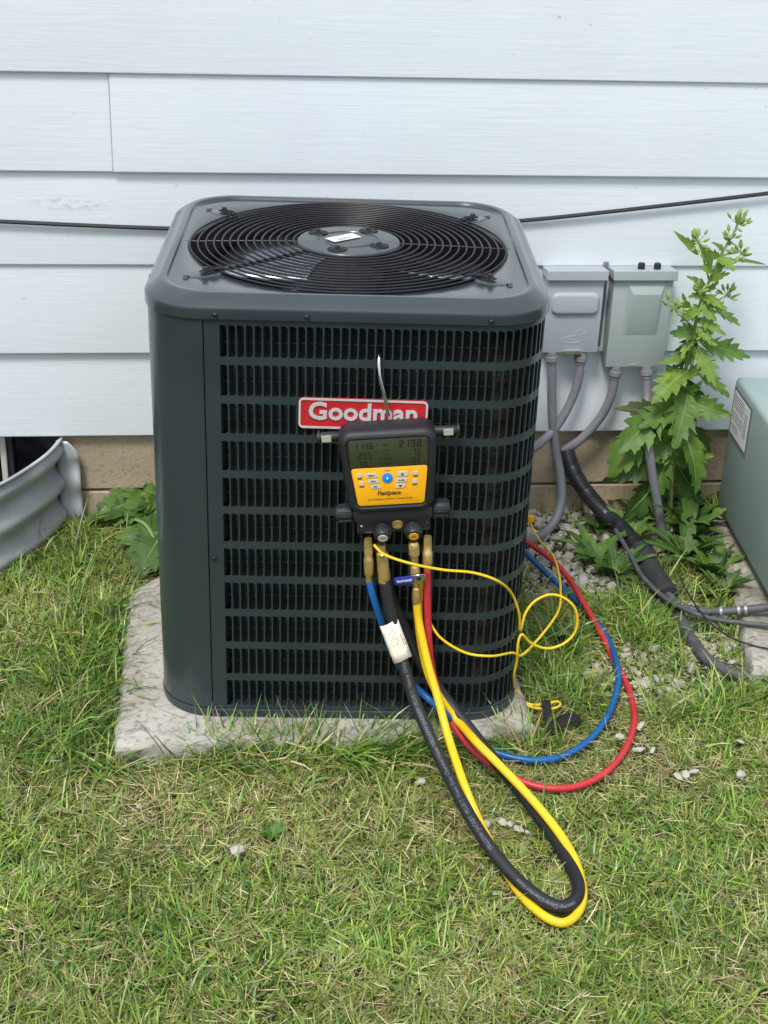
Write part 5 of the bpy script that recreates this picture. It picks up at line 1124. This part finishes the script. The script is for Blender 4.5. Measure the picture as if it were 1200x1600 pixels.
# lawn in view
x, y = scatter(-0.75, 1.5, -2.05, 0.015, 40000); n_ = len(x); dr = dryness(x, y); isdry = rng.random(n_) < dr * 0.62
cols = np.where(isdry[:, None], pick(STRAWS, n_), pick(GREENS, n_)); mixw = np.clip(dr + rng.normal(0, .15, n_), 0, 0.6)[:, None]; cols = np.where(isdry[:, None], cols, cols * (1 - mixw * 0.6) + np.array((0.30, 0.34, 0.08)) * mixw * 0.6)
cols = cols * (0.80 + 0.45 * hash2(x * 5 + 2, y * 5 + 31))[:, None]
L = 0.82 * height(x, y) * rng.lognormal(0.05, 0.36, n_) * np.where(isdry, 0.85, 1.15)
lean = np.clip(np.abs(rng.normal(0.85, 0.40, n_)) + np.where(isdry, 0.30, 0), 0, 1.5); clump = hash2(x * 16 + 40, y * 16 + 8) * 12.6
az = np.where(rng.random(n_) < 0.45, clump + rng.normal(0, 0.5, n_), rng.uniform(0, 6.283, n_))
make_grass('lawn_grass', 'mown green and straw-coloured lawn grass in front of the condenser', x, y, L, np.where(isdry, rng.uniform(.0012, .0024, n_), rng.uniform(.0018, .0044, n_)), lean, rng.normal(0.7, 0.6, n_), az, cols)
# dead thatch lying on the soil
x, y = scatter(-0.75, 1.5, -2.05, 0.015, 6000); n_ = len(x)
make_grass('thatch', 'dry straw thatch lying flat among the lawn grass', x, y, rng.uniform(.02, .06, n_), rng.uniform(.0008, .0018, n_), rng.normal(1.42, 0.12, n_), rng.normal(0, 0.25, n_), rng.uniform(0, 6.283, n_), pick(STRAWS, n_) * 0.9, np.abs(rng.normal(0.006, 0.010, n_)), press=False)
# longer uncut blades around the pad, the window well and the pipes
seeds = []
def tuft(cx_, cy_, sx, sy, cnt, l0, l1, a0=None, sp=0.7):
    xx, yy = rng.normal(cx_, sx, cnt), rng.normal(cy_, sy, cnt); seeds.append((xx, yy, rng.uniform(l0, l1, cnt), np.full(cnt, a0) + rng.normal(0, sp, cnt) if a0 is not None else rng.uniform(0, 6.283, cnt)))
for k in range(15): tuft(rng.uniform(-0.46, -0.275), rng.uniform(-1.10, -0.35), .02, .03, 26, .07, .17, rng.uniform(-1.8, 0.6), 0.6)
for k in range(22): tuft(rng.uniform(-0.33, -0.262), rng.uniform(-1.12, -0.45), .010, .03, 18, .08, .17, rng.uniform(-1.9, 0.5), 0.5)
for k in range(44): tuft(-0.10 + 0.70 * k / 43, -1.080 + 0.010 * math.sin(k), .02, .010, 40, .065, .15, rng.uniform(-0.2, 2.6), 0.8)
for k in range(7): tuft(rng.uniform(-0.54, -0.42), rng.uniform(-0.26, -0.06), .010, .02, 9, .06, .14, rng.uniform(-1.0, 1.2), 0.7)
for k in range(12): tuft(rng.uniform(0.70, 1.08), rng.uniform(-0.75, -0.46), .025, .03, 26, .06, .14)
for k in range(10): tuft(rng.uniform(1.0, 1.13), rng.uniform(-1.0, -0.45), .02, .03, 18, .06, .13)
for k in range(8): tuft(rng.uniform(0.62, 0.80), rng.uniform(-1.1, -0.85), .025, .03, 22, .05, .11)
for k in range(5): tuft(rng.uniform(-0.38, -0.25), rng.uniform(-0.45, -0.25), .02, .03, 10, .05, .10)
for k in range(26): tuft(rng.uniform(-0.5, 1.1), rng.uniform(-1.9, -1.15), .02, .02, 8, .04, .07)
x, y, L, az = (np.concatenate([s[i] for s in seeds]) for i in range(4)); k = allowed(x, y); x, y, L, az = x[k], y[k], L[k], az[k]; n_ = len(x)
isdry = rng.random(n_) < 0.16; cols = np.where(isdry[:, None], pick(STRAWS, n_), pick(GREENS[[0, 1, 3, 3, 5]], n_))
make_grass('uncut_grass', 'longer uncut grass blades flopping around the pad and pipes', x, y, L, rng.uniform(.0022, .0048, n_), np.clip(np.abs(rng.normal(0.72, 0.32, n_)), 0, 1.35), rng.normal(1.2, 0.5, n_), az, cols)
# the lawn beyond the frame, sparser
x, y = rng.uniform(-2.6, 3.4, 70000), rng.uniform(-3.6, 0.015, 70000); k = allowed(x, y) & ~((x > -0.75) & (x < 1.5) & (y > -2.05)) & ~((x > 1.2) & (x < 1.98) & (y > -1.0)); x, y = x[k], y[k]; n_ = len(x)
isdry = rng.random(n_) < 0.25; cols = np.where(isdry[:, None], pick(STRAWS, n_), pick(GREENS, n_))
make_grass('outer_lawn_grass', 'mown lawn grass spreading away around the condenser corner', x, y, rng.uniform(.03, .06, n_), rng.uniform(.003, .006, n_), np.abs(rng.normal(0.8, 0.4, n_)), rng.normal(0.7, 0.5, n_), rng.uniform(0, 6.283, n_), cols, press=False)
